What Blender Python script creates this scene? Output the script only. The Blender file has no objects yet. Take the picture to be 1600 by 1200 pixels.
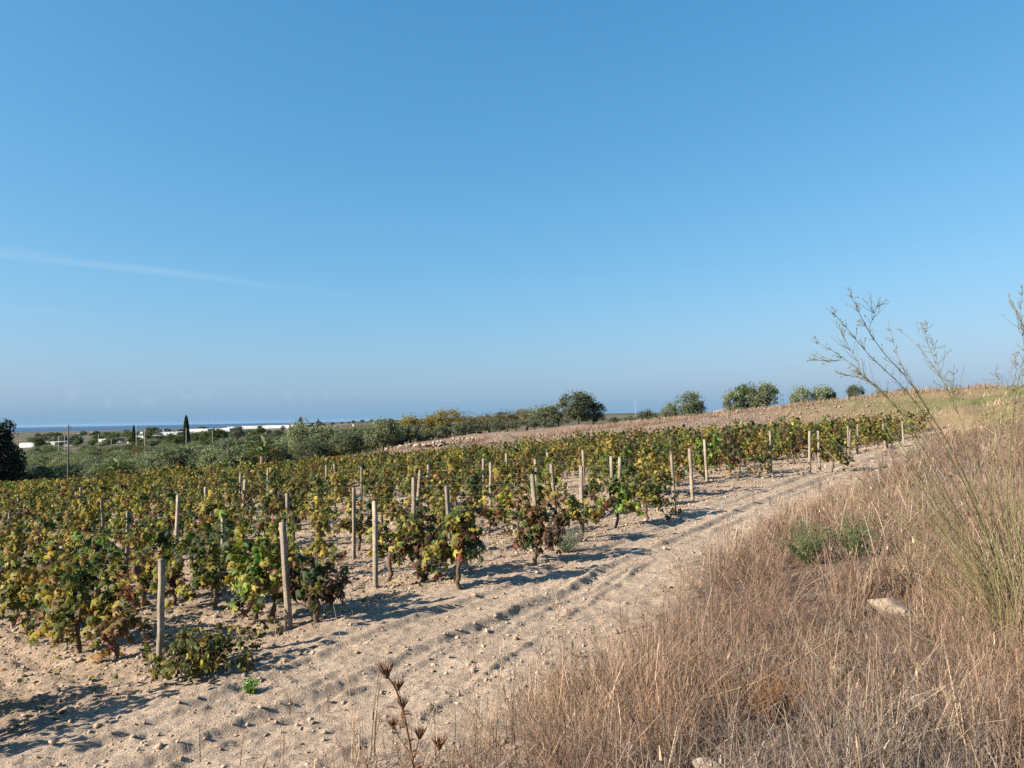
import bpy, math, random
import numpy as np
from mathutils import Matrix, Vector

rng = np.random.default_rng(7)
random.seed(7)
SC = bpy.context.scene
COL = SC.collection
rad = math.radians

# ------------------------------------------------------------------ camera, sky, sun, exposure
F = 1200.0                                   # focal length in pixels of a 1600 px wide frame
cam_d = bpy.data.cameras.new("camera")
cam_d.sensor_width = 36.0
cam_d.lens = 36.0 * F / 1600.0
cam_d.clip_start = 0.05
cam_d.clip_end = 120000.0
cam = bpy.data.objects.new("camera", cam_d)
COL.objects.link(cam)
R3 = Matrix.Rotation(rad(90 + 2.48), 3, 'X') @ Matrix.Rotation(rad(-1.0), 3, 'Z')
cam.matrix_world = R3.to_4x4()               # the eye is the origin of the scene
SC.camera = cam
RN = np.array(R3)

SUN_EL = 27.0
SUN_DIR = np.array([-0.945, -0.325, 0.0]); SUN_DIR /= np.linalg.norm(SUN_DIR)   # horizontal, towards the sun
SUN_AZ = math.atan2(SUN_DIR[0], SUN_DIR[1])  # clockwise from +Y

world = bpy.data.worlds.new("World")
SC.world = world
world.use_nodes = True
wt = world.node_tree
wt.nodes.clear()
sky = wt.nodes.new("ShaderNodeTexSky")
sky.sky_type = 'NISHITA'
sky.sun_disc = False
sky.sun_elevation = rad(SUN_EL)
sky.sun_rotation = SUN_AZ
sky.altitude = 0
sky.air_density = 1.0
sky.dust_density = 0.7
sky.ozone_density = 10.0
bgn = wt.nodes.new("ShaderNodeBackground")
bgn.inputs["Strength"].default_value = 0.0555
wout = wt.nodes.new("ShaderNodeOutputWorld")

sun_d = bpy.data.lights.new("sun", 'SUN')
sun_d.energy = 5.0
sun_d.angle = rad(0.53)
sun_d.color = (1.0, 0.89, 0.74)
sun = bpy.data.objects.new("sun", sun_d)
COL.objects.link(sun)
sv = Vector((SUN_DIR[0] * math.cos(rad(SUN_EL)), SUN_DIR[1] * math.cos(rad(SUN_EL)), math.sin(rad(SUN_EL))))
sun.rotation_euler = sv.to_track_quat('Z', 'Y').to_euler()

SC.view_settings.view_transform = 'Standard'
SC.view_settings.look = 'None'
SC.view_settings.exposure = 1.5
SC.view_settings.gamma = 1.0
SC.view_settings.use_curve_mapping = False
SC.cycles.max_bounces = 6
SC.cycles.diffuse_bounces = 3
SC.cycles.transparent_max_bounces = 8
SC.cycles.volume_bounces = 1
SC.cycles.use_denoising = False
SC.render.filter_size = 1.1
SC.cycles.sample_clamp_indirect = 4.0


def ray(px, py):
    d = RN @ np.array([(px - 800.0) / F, (600.0 - py) / F, -1.0])
    return d / math.hypot(d[0], d[1])         # unit horizontal length


# thin cirrus streaks and the small far cumulus, drawn by direction in the sky itself
def world_clouds():
    N, L = wt.nodes, wt.links
    tc = N.new("ShaderNodeTexCoord")

    def vmath(op, a, b=None):
        n = N.new("ShaderNodeVectorMath"); n.operation = op
        for i, s in enumerate((a, b)):
            if s is None: continue
            if isinstance(s, (tuple, list, np.ndarray)): n.inputs[i].default_value = tuple(float(v) for v in s)
            else: L.new(s, n.inputs[i])
        return n.outputs["Value"] if op in ('DOT_PRODUCT', 'LENGTH', 'DISTANCE') else n.outputs["Vector"]

    def m(op, a, b=None, c=None):
        n = N.new("ShaderNodeMath"); n.operation = op
        for i, s in enumerate((a, b, c)):
            if s is None: continue
            if isinstance(s, (int, float)): n.inputs[i].default_value = float(s)
            else: L.new(s, n.inputs[i])
        return n.outputs[0]

    def rng_(v, a, b, c=0.0, d=1.0):
        n = N.new("ShaderNodeMapRange"); n.interpolation_type = 'SMOOTHSTEP'
        L.new(v, n.inputs[0])
        for i, x in enumerate((a, b, c, d)): n.inputs[i + 1].default_value = x
        return n.outputs[0]

    D = tc.outputs["Generated"]
    nz = N.new("ShaderNodeTexNoise"); nz.inputs["Scale"].default_value = 9.0; nz.inputs["Detail"].default_value = 5.0
    mp = N.new("ShaderNodeMapping"); mp.inputs["Scale"].default_value = (1.0, 1.0, 7.0)
    L.new(D, mp.inputs[0]); L.new(mp.outputs[0], nz.inputs["Vector"])
    noise = nz.outputs["Fac"]
    total = None
    for (a, b, w, amp) in (((-260, 362), (640, 474), 0.0072, 0.28), ((-300, 470), (330, 503), 0.007, 0.07), ((-100, 372), (420, 440), 0.004, 0.07)):
        da = ray(*a); db = ray(*b)
        da = da / np.linalg.norm(da); db = db / np.linalg.norm(db)
        n = np.cross(da, db); n /= np.linalg.norm(n)
        tdir = db - da; tdir /= np.linalg.norm(tdir)
        off = m('ADD', vmath('DOT_PRODUCT', D, n), m('MULTIPLY', m('SUBTRACT', noise, 0.5), 0.012))
        across = rng_(m('ABSOLUTE', off), 0.0, w, 1.0, 0.0)
        al = vmath('DOT_PRODUCT', D, tdir)
        p0, p1 = float(np.dot(da, tdir)), float(np.dot(db, tdir))
        along = rng_(al, p0 + (p1 - p0) * 0.25, p1, 1.0, 0.0)
        front = rng_(vmath('DOT_PRODUCT', D, (da + db) / np.linalg.norm(da + db)), 0.55, 0.7)
        v = m('MULTIPLY', m('MULTIPLY', m('MULTIPLY', across, along), front), m('MULTIPLY', rng_(noise, 0.25, 0.75, 0.45, 1.0), amp))
        total = v if total is None else m('ADD', total, v)
    nz2 = N.new("ShaderNodeTexNoise"); nz2.inputs["Scale"].default_value = 160.0; nz2.inputs["Detail"].default_value = 4.0
    L.new(D, nz2.inputs["Vector"])
    for (px, py, r) in ((113, 619, 10), (290, 620, 9), (322, 617, 13), (452, 616, 11), (478, 619, 7), (508, 617, 8), (405, 620, 6), (553, 617, 7), (230, 626, 12), (170, 628, 9)):
        d = ray(px, py); d = d / np.linalg.norm(d)
        dist = vmath('DISTANCE', D, d)
        dist = m('ADD', dist, m('MULTIPLY', m('SUBTRACT', nz2.outputs["Fac"], 0.5), 0.02))
        v = m('MULTIPLY', rng_(dist, 0.0, r / F * 1.15, 1.0, 0.0), 0.10)
        total = m('ADD', total, v)
    mix = N.new("ShaderNodeMix"); mix.data_type = 'RGBA'
    L.new(total, mix.inputs["Factor"])
    # the camera's response to the blue of the sky, then the haze layer low over the horizon, the same all round
    sp = N.new("ShaderNodeSeparateColor"); L.new(sky.outputs[0], sp.inputs[0])
    cb = N.new("ShaderNodeCombineColor")
    for i, (gain, ex) in enumerate(((1.50, 1.14), (1.90, .685), (2.26, .548))):
        L.new(m('MULTIPLY', m('POWER', m('MAXIMUM', sp.outputs[i], 0.0001), ex), gain), cb.inputs[i])
    sx = N.new("ShaderNodeSeparateXYZ"); L.new(D, sx.inputs[0])
    el = m('MULTIPLY', m('MAXIMUM', m('ARCSINE', sx.outputs[2]), 0.0), 57.2958)
    hz = N.new("ShaderNodeMix"); hz.data_type = 'RGBA'
    L.new(m('POWER', 2.71828, m('MULTIPLY', el, -1 / 4.3)), hz.inputs["Factor"])
    L.new(cb.outputs[0], hz.inputs["A"]); hz.inputs["B"].default_value = (1.44, 2.64, 3.95, 1)
    L.new(hz.outputs["Result"], mix.inputs["A"])
    mix.inputs["B"].default_value = (3.6, 4.9, 5.9, 1.0)
    L.new(mix.outputs["Result"], bgn.inputs["Color"])
    L.new(bgn.outputs[0], wout.inputs["Surface"])


world_clouds()

# ------------------------------------------------------------------ numeric helpers


def hash2(ix, iy, seed):
    n = (ix.astype(np.int64) * 374761393 + iy.astype(np.int64) * 668265263 + seed * 69069) & 0xffffffff
    n = ((n ^ (n >> 13)) * 1274126177) & 0xffffffff
    n = n ^ (n >> 16)
    return (n & 0xffffff) / float(0xffffff)


def vnoise(x, y, seed=0):
    x = np.asarray(x, float); y = np.asarray(y, float)
    ix = np.floor(x); iy = np.floor(y)
    fx = x - ix; fy = y - iy
    fx = fx * fx * (3 - 2 * fx); fy = fy * fy * (3 - 2 * fy)
    a = hash2(ix, iy, seed); b = hash2(ix + 1, iy, seed); c = hash2(ix, iy + 1, seed); d = hash2(ix + 1, iy + 1, seed)
    return (a * (1 - fx) + b * fx) * (1 - fy) + (c * (1 - fx) + d * fx) * fy


def fbm(x, y, seed=0, octaves=3, gain=0.5):
    t = 0.0; amp = 1.0; tot = 0.0
    for o in range(octaves):
        t = t + amp * (vnoise(x * 2 ** o + 17.3 * o, y * 2 ** o - 9.1 * o, seed + o) - 0.5)
        tot += amp; amp *= gain
    return t / tot * 2


def sstep(a, b, x):
    t = np.clip((np.asarray(x, float) - a) / (b - a), 0, 1)
    return t * t * (3 - 2 * t)


def unit(v):
    return v / np.maximum(np.linalg.norm(v, axis=-1, keepdims=True), 1e-9)


# ------------------------------------------------------------------ the lie of the land
E0 = np.array([-1.86, 10.5])                  # a point on the vineyard's edge along the track
DV = np.array([-0.79, 0.613]); DV /= np.linalg.norm(DV)     # vine rows run this way
EV = np.array([DV[1], -DV[0]])                # along the edge, away from the camera


def sq(x, y):
    """s: along the vineyard's edge, q: to the right of that edge (negative among the vines)"""
    s = x * EV[0] + y * EV[1]
    q = -((x - E0[0]) * DV[0] + (y - E0[1]) * DV[1])
    return s, q


def from_sq(s, q):
    s0 = E0 @ EV
    return E0[0] + (s - s0) * EV[0] - q * DV[0], E0[1] + (s - s0) * EV[1] - q * DV[1]


def q_grass(s):
    return np.interp(s, [-6, 2, 3.5, 4.7, 6.4, 8.9, 13.7, 22.6, 44.6, 60], [5.6, 5.3, 5.0, 4.6, 4.15, 3.5, 2.9, 2.3, 1.3, 1.0])


CP = [(0, 0, -1.65), (0, -6, -1.55), (0, 3, -1.74), (-3, 3, -2.2), (-.8, 5, -2.08), (0, 5.9, -2.06), (1.5, 9, -2.06), (4.1, 14, -2.0), (9, 21.5, -1.88), (21, 40, -1.75),
      (-3.6, 7.9, -2.55), (-2.5, 8.6, -2.36), (-1.86, 10.5, -2.31), (.46, 14.0, -2.2), (7.0, 22.2, -1.86), (13.5, 31.5, -1.72), (21.4, 42, -1.52),
      (-5, 5, -2.7), (-10, 3, -3.1), (-6, 9.7, -2.74), (-11.5, 14, -3.1), (-27, 26, -4.35), (-51, 44.5, -6.3), (-18, 39, -3.5), (-41.7, 57.3, -5.5), (-73, 82, -8.5),
      (5.6, 54, -2.55), (-10, 66, -4.05), (-18, 72, -4.95), (-28, 81, -6.05), (-42, 91, -7.5), (-78, 117, -10.6), (-100, 90, -10.2),
      (0, 75, -2.4), (-11, 76, -3.05), (19, 75, -.55), (40, 85, 1.55), (30, 60, -.35), (20, 60, -1.1), (12, 64, -1.7),
      (-8, 100, -2.6), (8, 95, -1.2), (-22, 108, -5.6), (30, 112, -.9), (43, 115, -.1), (58, 118, 1.0), (30, 140, -1.6), (43, 140, -.8), (58, 140, .2), (-40, 130, -8.3), (-75, 145, -11.3), (-20, 150, -5.6), (10, 150, -1.9),
      (2.7, 4.7, -1.72), (5.4, 9.3, -1.58), (8.5, 14.5, -1.62), (14, 20, -1.25), (20, 30, -.85), (30, 45, .3), (19, 33, -1.05), (26, 45, -.45), (38, 60, 1.0), (49, 88, 2.0), (60, 70, 2.3), (45, 40, 1.3), (8, 5, -1.35), (20, 8, -.8), (12, -5, -.9), (-15, -10, -2.8), (80, 120, 2.6), (-120, 140, -12.3)]
CP = np.array(CP, float)


def _k(r2):
    return np.where(r2 > 1e-9, r2 * np.log(np.maximum(r2, 1e-9)) * 0.5, 0.0)


_n = len(CP)
_A = np.zeros((_n + 3, _n + 3))
_A[:_n, :_n] = _k(((CP[:, None, :2] - CP[None, :, :2]) ** 2).sum(-1)) + np.eye(_n) * 4.0
_A[:_n, _n:] = np.c_[np.ones(_n), CP[:, :2]]
_A[_n:, :_n] = _A[:_n, _n:].T
_W = np.linalg.solve(_A, np.r_[CP[:, 2], 0, 0, 0])

FU = np.arctan(np.array([-1.2, -.8, -.58, -.4, -.3, -.2, -.1, 0, .2, .4, .8]))
FR = np.log(np.array([110, 150, 250, 400, 700, 1200, 2500, 5000, 7500, 20000.]))
FZ = np.array([[-10.2, -12.5, -12.5, -12.5, -14, -18, -28, -42, -51, -51.5],
               [-10.2, -12.5, -12.5, -12.5, -14, -18, -28, -42, -51, -51.5],
               [-9.8, -11.8, -11.5, -11.5, -13, -17, -27, -42, -51, -51.5],
               [-7.8, -9.6, -9.8, -8.5, -6.6, -13, -26, -42, -51, -51.5],
               [-6, -8, -9, -7.6, -5.6, -11, -26, -42, -51, -51.5],
               [-4.7, -5.8, -6.5, -5.5, -2.2, -2, -14, -42, -51, -51.5],
               [-3.2, -4, -4.5, -3, -.6, .8, -2, -38, -51, -51.5],
               [-1.8, -2.4, -3, -1.6, .2, 2, 1, -34, -51, -51.5],
               [-1.6, -2, -2.5, -1, .8, 3, 4, -30, -51, -51.5],
               [0.4, 0, -.5, -1, 1, 3, 4, -30, -51, -51.5],
               [2.2, 2.2, 2, 1.5, 1, 2, 4, -30, -51, -51.5]])


def base_z(x, y):
    x = np.asarray(x, float); y = np.asarray(y, float)
    sh = x.shape
    x = x.ravel(); y = y.ravel()
    r = np.hypot(x, y)
    out = np.empty_like(x)
    for i in range(0, len(x), 20000):
        sl = slice(i, i + 20000)
        xx = np.clip(x[sl], -160, 120); yy = np.clip(y[sl], -60, 190)
        out[sl] = _k((xx[:, None] - CP[None, :, 0]) ** 2 + (yy[:, None] - CP[None, :, 1]) ** 2) @ _W[:_n] + _W[_n] + _W[_n + 1] * xx + _W[_n + 2] * yy
    az = np.arctan2(x, y)
    back = np.abs(az) > 1.4
    az = np.clip(az, FU[0], FU[-1])
    lr = np.clip(np.log(np.maximum(r, 1)), FR[0], FR[-1])
    iu = np.clip(np.searchsorted(FU, az) - 1, 0, len(FU) - 2); ir = np.clip(np.searchsorted(FR, lr) - 1, 0, len(FR) - 2)
    tu = (az - FU[iu]) / (FU[iu + 1] - FU[iu]); tr = (lr - FR[ir]) / (FR[ir + 1] - FR[ir])
    tu = tu * tu * (3 - 2 * tu)
    far = (FZ[iu, ir] * (1 - tu) + FZ[iu + 1, ir] * tu) * (1 - tr) + (FZ[iu, ir + 1] * (1 - tu) + FZ[iu + 1, ir + 1] * tu) * tr
    w = sstep(112, 165, r)
    bk = sstep(1.0, 1.5, np.abs(np.arctan2(x, y))) * sstep(30, 90, r) * (1 - w)
    z = out * (1 - w - bk) + far * (w + bk)
    return np.maximum(z, -51.5).reshape(sh)


def micro(x, y):
    s, q = sq(x, y)
    r = np.hypot(x, y)
    qg = q_grass(s)
    vin = sstep(0.5, -0.1, q) * sstep(50, 48, s)
    grs = sstep(qg - 0.3, qg + 0.3, q) * sstep(75, 60, s)
    trk = np.clip(1 - vin - grs, 0, 1) * sstep(52, 46, s)
    fade = sstep(90, 25, r)
    rough = fbm(x * 1.3, y * 1.3, 3, 4, 0.6)
    fine = fbm(x * 6.0, y * 6.0, 11, 3, 0.6)
    z = vin * (0.042 * rough + 0.036 * fine)
    # furrows turned along the rows
    z = z + vin * 0.014 * np.sin(s * 2 * math.pi / 0.55 + 1.6 * rough)
    # the mound thrown up at the row ends
    z = z + 0.035 * np.exp(-((q - 0.75 - 0.15 * rough) / 0.22) ** 2) * (0.6 + 0.8 * vnoise(s * 0.9, q, 5)) * sstep(46, 40, s)
    wob = 0.10 * fbm(s * 0.5, 0 * s, 21, 2)
    rut = 0
    for c, w, dpt in ((1.55, 0.12, 0.034), (2.45, 0.14, 0.046)):
        cc = c * np.clip(qg / 3.4, 0.45, 1.1) + wob
        dd = (q - cc) / w
        rut = rut - dpt * np.exp(-dd ** 4) + 0.6 * dpt * (np.exp(-((np.abs(dd) - 1.5) / 0.35) ** 2)) * (0.75 + 0.5 * vnoise(s * 3.1, q * 4, 31))
    crumb = fbm(x * 13, y * 13, 15, 2, .7)
    z = z + (trk + 0.3 * grs) * (rut * (0.75 + 0.5 * vnoise(s * 0.8, 0 * s, 8)) + 0.010 * rough + 0.012 * fine + 0.018 * crumb) + vin * 0.022 * crumb
    # crumbling berms that the wheels have thrown up
    for c, hb, sd in ((1.0, .022, 51), (1.75, .032, 52), (2.2, .026, 53), (2.95, .034, 54), (2.6, .02, 55)):
        cc = c * np.clip(qg / 3.6, 0.45, 1.35) + wob + .05 * fbm(s * 2.2, 0 * s, sd, 2)
        z = z + trk * hb * np.exp(-((q - cc) / .04) ** 2) * sstep(.12, .5, vnoise(s * 1.1, 0 * s + c, sd)) * (.75 + .5 * vnoise(s * 9, q * 9, sd + 4))
    # loose rubble heaped in the middle of the track
    z = z + trk * 0.03 * sstep(0.45, 0.8, vnoise(x * 0.9 + 4, y * 0.9, 44)) * np.maximum(0, fbm(x * 5, y * 5, 46, 3, .7) + .35)
    z = z + grs * (0.09 * rough + 0.03 * fine)
    z = z * fade
    fld = sstep(50, 53, s) * sstep(130, 100, r)
    z = z + fld * (0.14 * fbm(x * 0.7, y * 0.7, 61, 2) + 0.14 * np.sin((y - .12 * x) * 2 * math.pi / 1.7 + 1.5 * fbm(x * .2, y * .2, 63, 2)))
    z = z + sstep(150, 400, r) * 1.2 * fbm(x * 0.006, y * 0.006, 71, 3) * sstep(7000, 2500, r)
    return z


def gz(x, y):
    return base_z(x, y) + micro(np.asarray(x, float), np.asarray(y, float))


def gz1(x, y):
    return float(gz(np.array([x], float), np.array([y], float))[0])


def hit(px, py, up=0.0, rmax=400.0):
    """where the sight line through a pixel runs UP metres above the ground"""
    d = ray(px, py)
    rr = np.geomspace(2.0, rmax, 900)
    z = gz(d[0] * rr, d[1] * rr) + up
    below = d[2] * rr <= z
    k = int(np.argmax(below)) if below.any() else len(rr) - 1
    r = rr[k]
    return d[0] * r, d[1] * r, float(z[k] - up)


def at(px, py, Y):
    d = ray(px, py)
    k = Y / d[1]
    return np.array([d[0] * k, Y, d[2] * k])


# ------------------------------------------------------------------ mesh helpers
class Geo:
    """collects points, faces and a colour for each point"""

    def __init__(self):
        self.v, self.f, self.c, self.n = [], {3: [], 4: []}, [], 0

    def add(self, V, faces, col):
        V = np.asarray(V, float).reshape(-1, 3)
        faces = np.asarray(faces, np.int64)
        col = np.asarray(col, float)
        if col.ndim == 1: col = np.tile(col, (len(V), 1))
        self.v.append(V); self.c.append(col); self.f[faces.shape[1]].append(faces + self.n)
        self.n += len(V)

    def tube(self, P, Rr, sides=5, col=(1, 1, 1), cap=True):
        P = np.asarray(P, float); n = len(P)
        Rr = np.broadcast_to(np.asarray(Rr, float), (n,))
        T = unit(np.gradient(P, axis=0))
        ref = np.array([0.31, 0.17, 0.93]) if abs(T[0, 2]) < 0.8 else np.array([0.95, 0.2, 0.1])
        A = unit(np.cross(T, ref)); B = np.cross(T, A)
        th = np.arange(sides) * 2 * math.pi / sides
        ring = P[:, None] + Rr[:, None, None] * (A[:, None] * np.cos(th)[None, :, None] + B[:, None] * np.sin(th)[None, :, None])
        i = np.arange(n - 1)[:, None] * sides; j = np.arange(sides)[None]; j2 = (j + 1) % sides
        q = np.stack([i + j, i + j2, i + sides + j2, i + sides + j], -1).reshape(-1, 4)
        base = self.n
        self.add(ring.reshape(-1, 3), q, col)
        if cap:
            c = col if np.asarray(col).ndim == 1 else np.asarray(col)[-1]
            self.add(P[-1:] + T[-1:] * Rr[-1] * 0.4, np.zeros((0, 3)), c)
            e = base + (n - 1) * sides
            self.f[3].append(np.array([[e + k, e + (k + 1) % sides, self.n - 1] for k in range(sides)]))

    def box(self, c, h, col=(1, 1, 1), rz=0.0, taper=1.0):
        s = np.array([[-1, -1, -1], [1, -1, -1], [1, 1, -1], [-1, 1, -1], [-1, -1, 1], [1, -1, 1], [1, 1, 1], [-1, 1, 1]], float)
        V = s * np.asarray(h, float)
        V[4:, :2] *= taper
        cs, sn = math.cos(rz), math.sin(rz)
        V = np.c_[V[:, 0] * cs - V[:, 1] * sn, V[:, 0] * sn + V[:, 1] * cs, V[:, 2]] + np.asarray(c, float)
        self.add(V, [[0, 3, 2, 1], [4, 5, 6, 7], [0, 1, 5, 4], [1, 2, 6, 5], [2, 3, 7, 6], [3, 0, 4, 7]], col)

    def mesh(self, name, mat, smooth=False):
        V = np.concatenate(self.v); C = np.concatenate(self.c)
        q = np.concatenate(self.f[4]) if self.f[4] else np.zeros((0, 4), np.int64)
        t = np.concatenate([a.reshape(-1, 3) for a in self.f[3]]) if self.f[3] else np.zeros((0, 3), np.int64)
        me = bpy.data.meshes.new(name)
        me.vertices.add(len(V)); me.vertices.foreach_set("co", V.astype(np.float32).ravel())
        nl = q.size + t.size
        me.loops.add(nl); me.loops.foreach_set("vertex_index", np.r_[q.ravel(), t.ravel()].astype(np.int32))
        me.polygons.add(len(q) + len(t))
        st = np.r_[np.arange(len(q)) * 4, q.size + np.arange(len(t)) * 3].astype(np.int32)
        me.polygons.foreach_set("loop_start", st)
        if smooth: me.polygons.foreach_set("use_smooth", np.ones(len(q) + len(t), bool))
        me.update(calc_edges=True)
        me.validate()
        if len(me.vertices) == len(V):
            ca = me.color_attributes.new("Col", 'FLOAT_COLOR', 'POINT')
            ca.data.foreach_set("color", np.c_[np.clip(C, 0, 1), np.ones(len(C))].astype(np.float32).ravel())
        me.materials.append(mat)
        return me

    def obj(self, name, mat, parent=None, smooth=False):
        return link(name, self.mesh(name, mat, smooth), parent)


def link(name, data, parent=None, loc=None, rz=None, scale=None):
    o = bpy.data.objects.new(name, data)
    COL.objects.link(o)
    if parent is not None: o.parent = parent
    if loc is not None: o.location = [float(v) for v in loc]
    if rz is not None: o.rotation_euler.z = float(rz)
    if scale is not None: o.scale = (scale,) * 3 if np.isscalar(scale) else tuple(scale)
    return o


def tag(o, label=None, cat=None, group=None, kind=None):
    if label: o["label"] = label
    if cat: o["category"] = cat
    if group: o["group"] = group
    if kind: o["kind"] = kind
    return o


# ------------------------------------------------------------------ materials
def material(name, tint=(1, 1, 1), rough=0.8, noise=None, bump=None, translucent=0.0, spec=0.3, vary=0.0, metallic=0.0, attr=True):
    """Col attribute x tint, broken up by noise; optional bump, leaf translucency and per-object variation"""
    m = bpy.data.materials.new(name); m.use_nodes = True
    nt = m.node_tree; N = nt.nodes; L = nt.links
    N.clear()
    out = N.new("ShaderNodeOutputMaterial")
    pr = N.new("ShaderNodeBsdfPrincipled")
    pr.inputs["Roughness"].default_value = rough
    pr.inputs["Specular IOR Level"].default_value = spec
    pr.inputs["Metallic"].default_value = metallic
    if attr:
        at_ = N.new("ShaderNodeAttribute"); at_.attribute_name = "Col"
        col = at_.outputs["Color"]
    else:
        rgb = N.new("ShaderNodeRGB"); rgb.outputs[0].default_value = (*tint, 1); col = rgb.outputs[0]
    geo = N.new("ShaderNodeNewGeometry")

    def mul(c, fac_socket):
        n = N.new("ShaderNodeVectorMath"); n.operation = 'SCALE'
        L.new(c, n.inputs[0]); L.new(fac_socket, n.inputs["Scale"])
        return n.outputs[0]

    def rmap(v, a, b, c, d):
        n = N.new("ShaderNodeMapRange")
        L.new(v, n.inputs[0])
        for i, x in enumerate((a, b, c, d)): n.inputs[i + 1].default_value = x
        return n.outputs[0]

    for (sc, lo, hi) in (noise or ()):
        n = N.new("ShaderNodeTexNoise"); n.inputs["Scale"].default_value = sc; n.inputs["Detail"].default_value = 4
        L.new(geo.outputs["Position"], n.inputs["Vector"])
        col = mul(col, rmap(n.outputs["Fac"], 0.3, 0.7, lo, hi))
    if vary:
        oi = N.new("ShaderNodeObjectInfo")
        col = mul(col, rmap(oi.outputs["Random"], 0, 1, 1 - vary, 1 + vary))
    L.new(col, pr.inputs["Base Color"])
    if bump:
        last = None
        for (sc, dist) in bump:
            n = N.new("ShaderNodeTexNoise"); n.inputs["Scale"].default_value = sc; n.inputs["Detail"].default_value = 5
            n.inputs["Roughness"].default_value = 0.65
            L.new(geo.outputs["Position"], n.inputs["Vector"])
            b = N.new("ShaderNodeBump"); b.inputs["Distance"].default_value = dist; b.inputs["Strength"].default_value = 1.0
            L.new(n.outputs["Fac"], b.inputs["Height"])
            if last is not None: L.new(last, b.inputs["Normal"])
            last = b.outputs[0]
        L.new(last, pr.inputs["Normal"])
    sh = pr.outputs[0]
    if translucent:
        tr = N.new("ShaderNodeBsdfTranslucent")
        g = N.new("ShaderNodeMix"); g.data_type = 'RGBA'; g.blend_type = 'MULTIPLY'; g.inputs["Factor"].default_value = 1.0
        L.new(col, g.inputs["A"]); g.inputs["B"].default_value = (1.5, 1.45, 0.8, 1)
        L.new(g.outputs["Result"], tr.inputs["Color"])
        mx = N.new("ShaderNodeMixShader"); mx.inputs[0].default_value = translucent
        L.new(sh, mx.inputs[1]); L.new(tr.outputs[0], mx.inputs[2])
        sh = mx.outputs[0]
    L.new(sh, out.inputs["Surface"])
    return m


M_ground = material("dry_earth", rough=0.95, spec=0.1, noise=((0.35, .9, 1.1), (3.0, .84, 1.14), (22, .8, 1.18), (90, .86, 1.14)), bump=((14, 0.06), (60, 0.028)))
M_clod = material("earth_clod", rough=0.95, spec=0.1, noise=((30, .8, 1.15),), bump=((70, 0.01),))
M_leaf = material("vine_leaf", rough=0.62, spec=0.2, translucent=0.33, vary=0.16, noise=((38, .75, 1.25),))
M_bark = material("vine_bark", rough=0.9, spec=0.15, noise=((35, .6, 1.3),), bump=((60, 0.006),))
M_post = material("weathered_post", rough=0.9, spec=0.15, noise=((3.0, .7, 1.15), (25, .7, 1.2), (110, .8, 1.15)), bump=((80, 0.004),), vary=0.14)
M_straw = material("dry_straw", rough=0.75, spec=0.2, translucent=0.18)
M_green = material("green_leaf", rough=0.6, spec=0.25, translucent=0.2)
M_tree = material("tree_leaf", rough=0.75, spec=0.1, translucent=0.24, vary=0.14)
M_trunk = material("tree_bark", rough=0.95, spec=0.1, noise=((6, .7, 1.3),))
M_stone = material("limestone", rough=0.9, spec=0.15, noise=((7, .75, 1.15), (40, .8, 1.15)), bump=((25, 0.02), (90, 0.006)))
M_wire = material("galvanised_wire", tint=(.22, .21, .2), rough=0.55, spec=0.5, metallic=0.7, attr=False, noise=((8, .7, 1.1),))
M_plastic = material("greenhouse_film", rough=0.5, spec=0.4, noise=((0.4, .85, 1.08),), vary=0.05)
M_wall = material("far_wall", rough=0.9, spec=0.1, noise=((0.6, .85, 1.1),))
M_pole = material("pole_wood", rough=0.85, spec=0.15, noise=((2.0, .8, 1.2),))

# ------------------------------------------------------------------ ground sheet
SOIL = np.array([.345, .260, .188]); TRACK = np.array([.390, .305, .228]); LITTER = np.array([.15, .105, .078])
FIELD = np.array([.205, .148, .112]); STUB = np.array([.235, .17, .10]); GREEN = np.array([.125, .135, .05]); PLAIN = np.array([.20, .165, .10])


def ground_colour(x, y):
    s, q = sq(x, y)
    r = np.hypot(x, y)
    n1 = fbm(x * .45, y * .45, 101, 3); n2 = fbm(x * .09, y * .09, 105, 3)
    c = np.tile(SOIL, (len(x), 1)) * (1 + .10 * n1)[:, None]

    def mixin(col, w):
        nonlocal c
        c = c * (1 - w[:, None]) + np.asarray(col) * w[:, None] * (1 + .12 * n1)[:, None]
    qg = q_grass(s)
    mixin(TRACK, sstep(.4, 1.0, q) * sstep(qg + .4, qg - .4, q) * sstep(52, 44, s))
    mixin(LITTER, sstep(qg + .1, qg + .9, q + .35 * n1) * sstep(48, 42, s))
    # the slope beyond the track: straw stubble, green weeds, ploughed clods
    far = sstep(44, 49, s + 2 * n1)
    mixin(STUB, far * sstep(-60, -30, -q * 0 - 0 * s))
    plough = far * sstep(10, 3, x - .62 * (y - 42) + 3 * n2)
    mixin(FIELD, plough * sstep(50, 54, s))
    mixin(GREEN, sstep(.05, .45, n2 + .35 * n1) * sstep(26, 36, x) * sstep(40, 55, s) * .8)
    mixin(LITTER * 1.15, sstep(qg + 6, qg + 12, q) * sstep(30, 44, s) * sstep(58, 48, s) * .5)
    # beyond the field boundary
    gr = sstep(100, 125, r)
    mixin([.12, .10, .06], gr)
    # patchwork of the coastal plain
    ax, ay = x / 90 + .35 * n2, np.log(np.maximum(r, 1)) * 9
    patch = hash2(np.floor(ax + .3 * np.sin(ay)), np.floor(ay), 9)
    pal = np.array([[.095, .08, .05], [.055, .062, .035], [.13, .102, .07], [.07, .068, .042], [.042, .05, .03], [.115, .088, .062]])
    mixin(pal[(patch * 5.99).astype(int)], sstep(180, 320, r))
    return c


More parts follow.
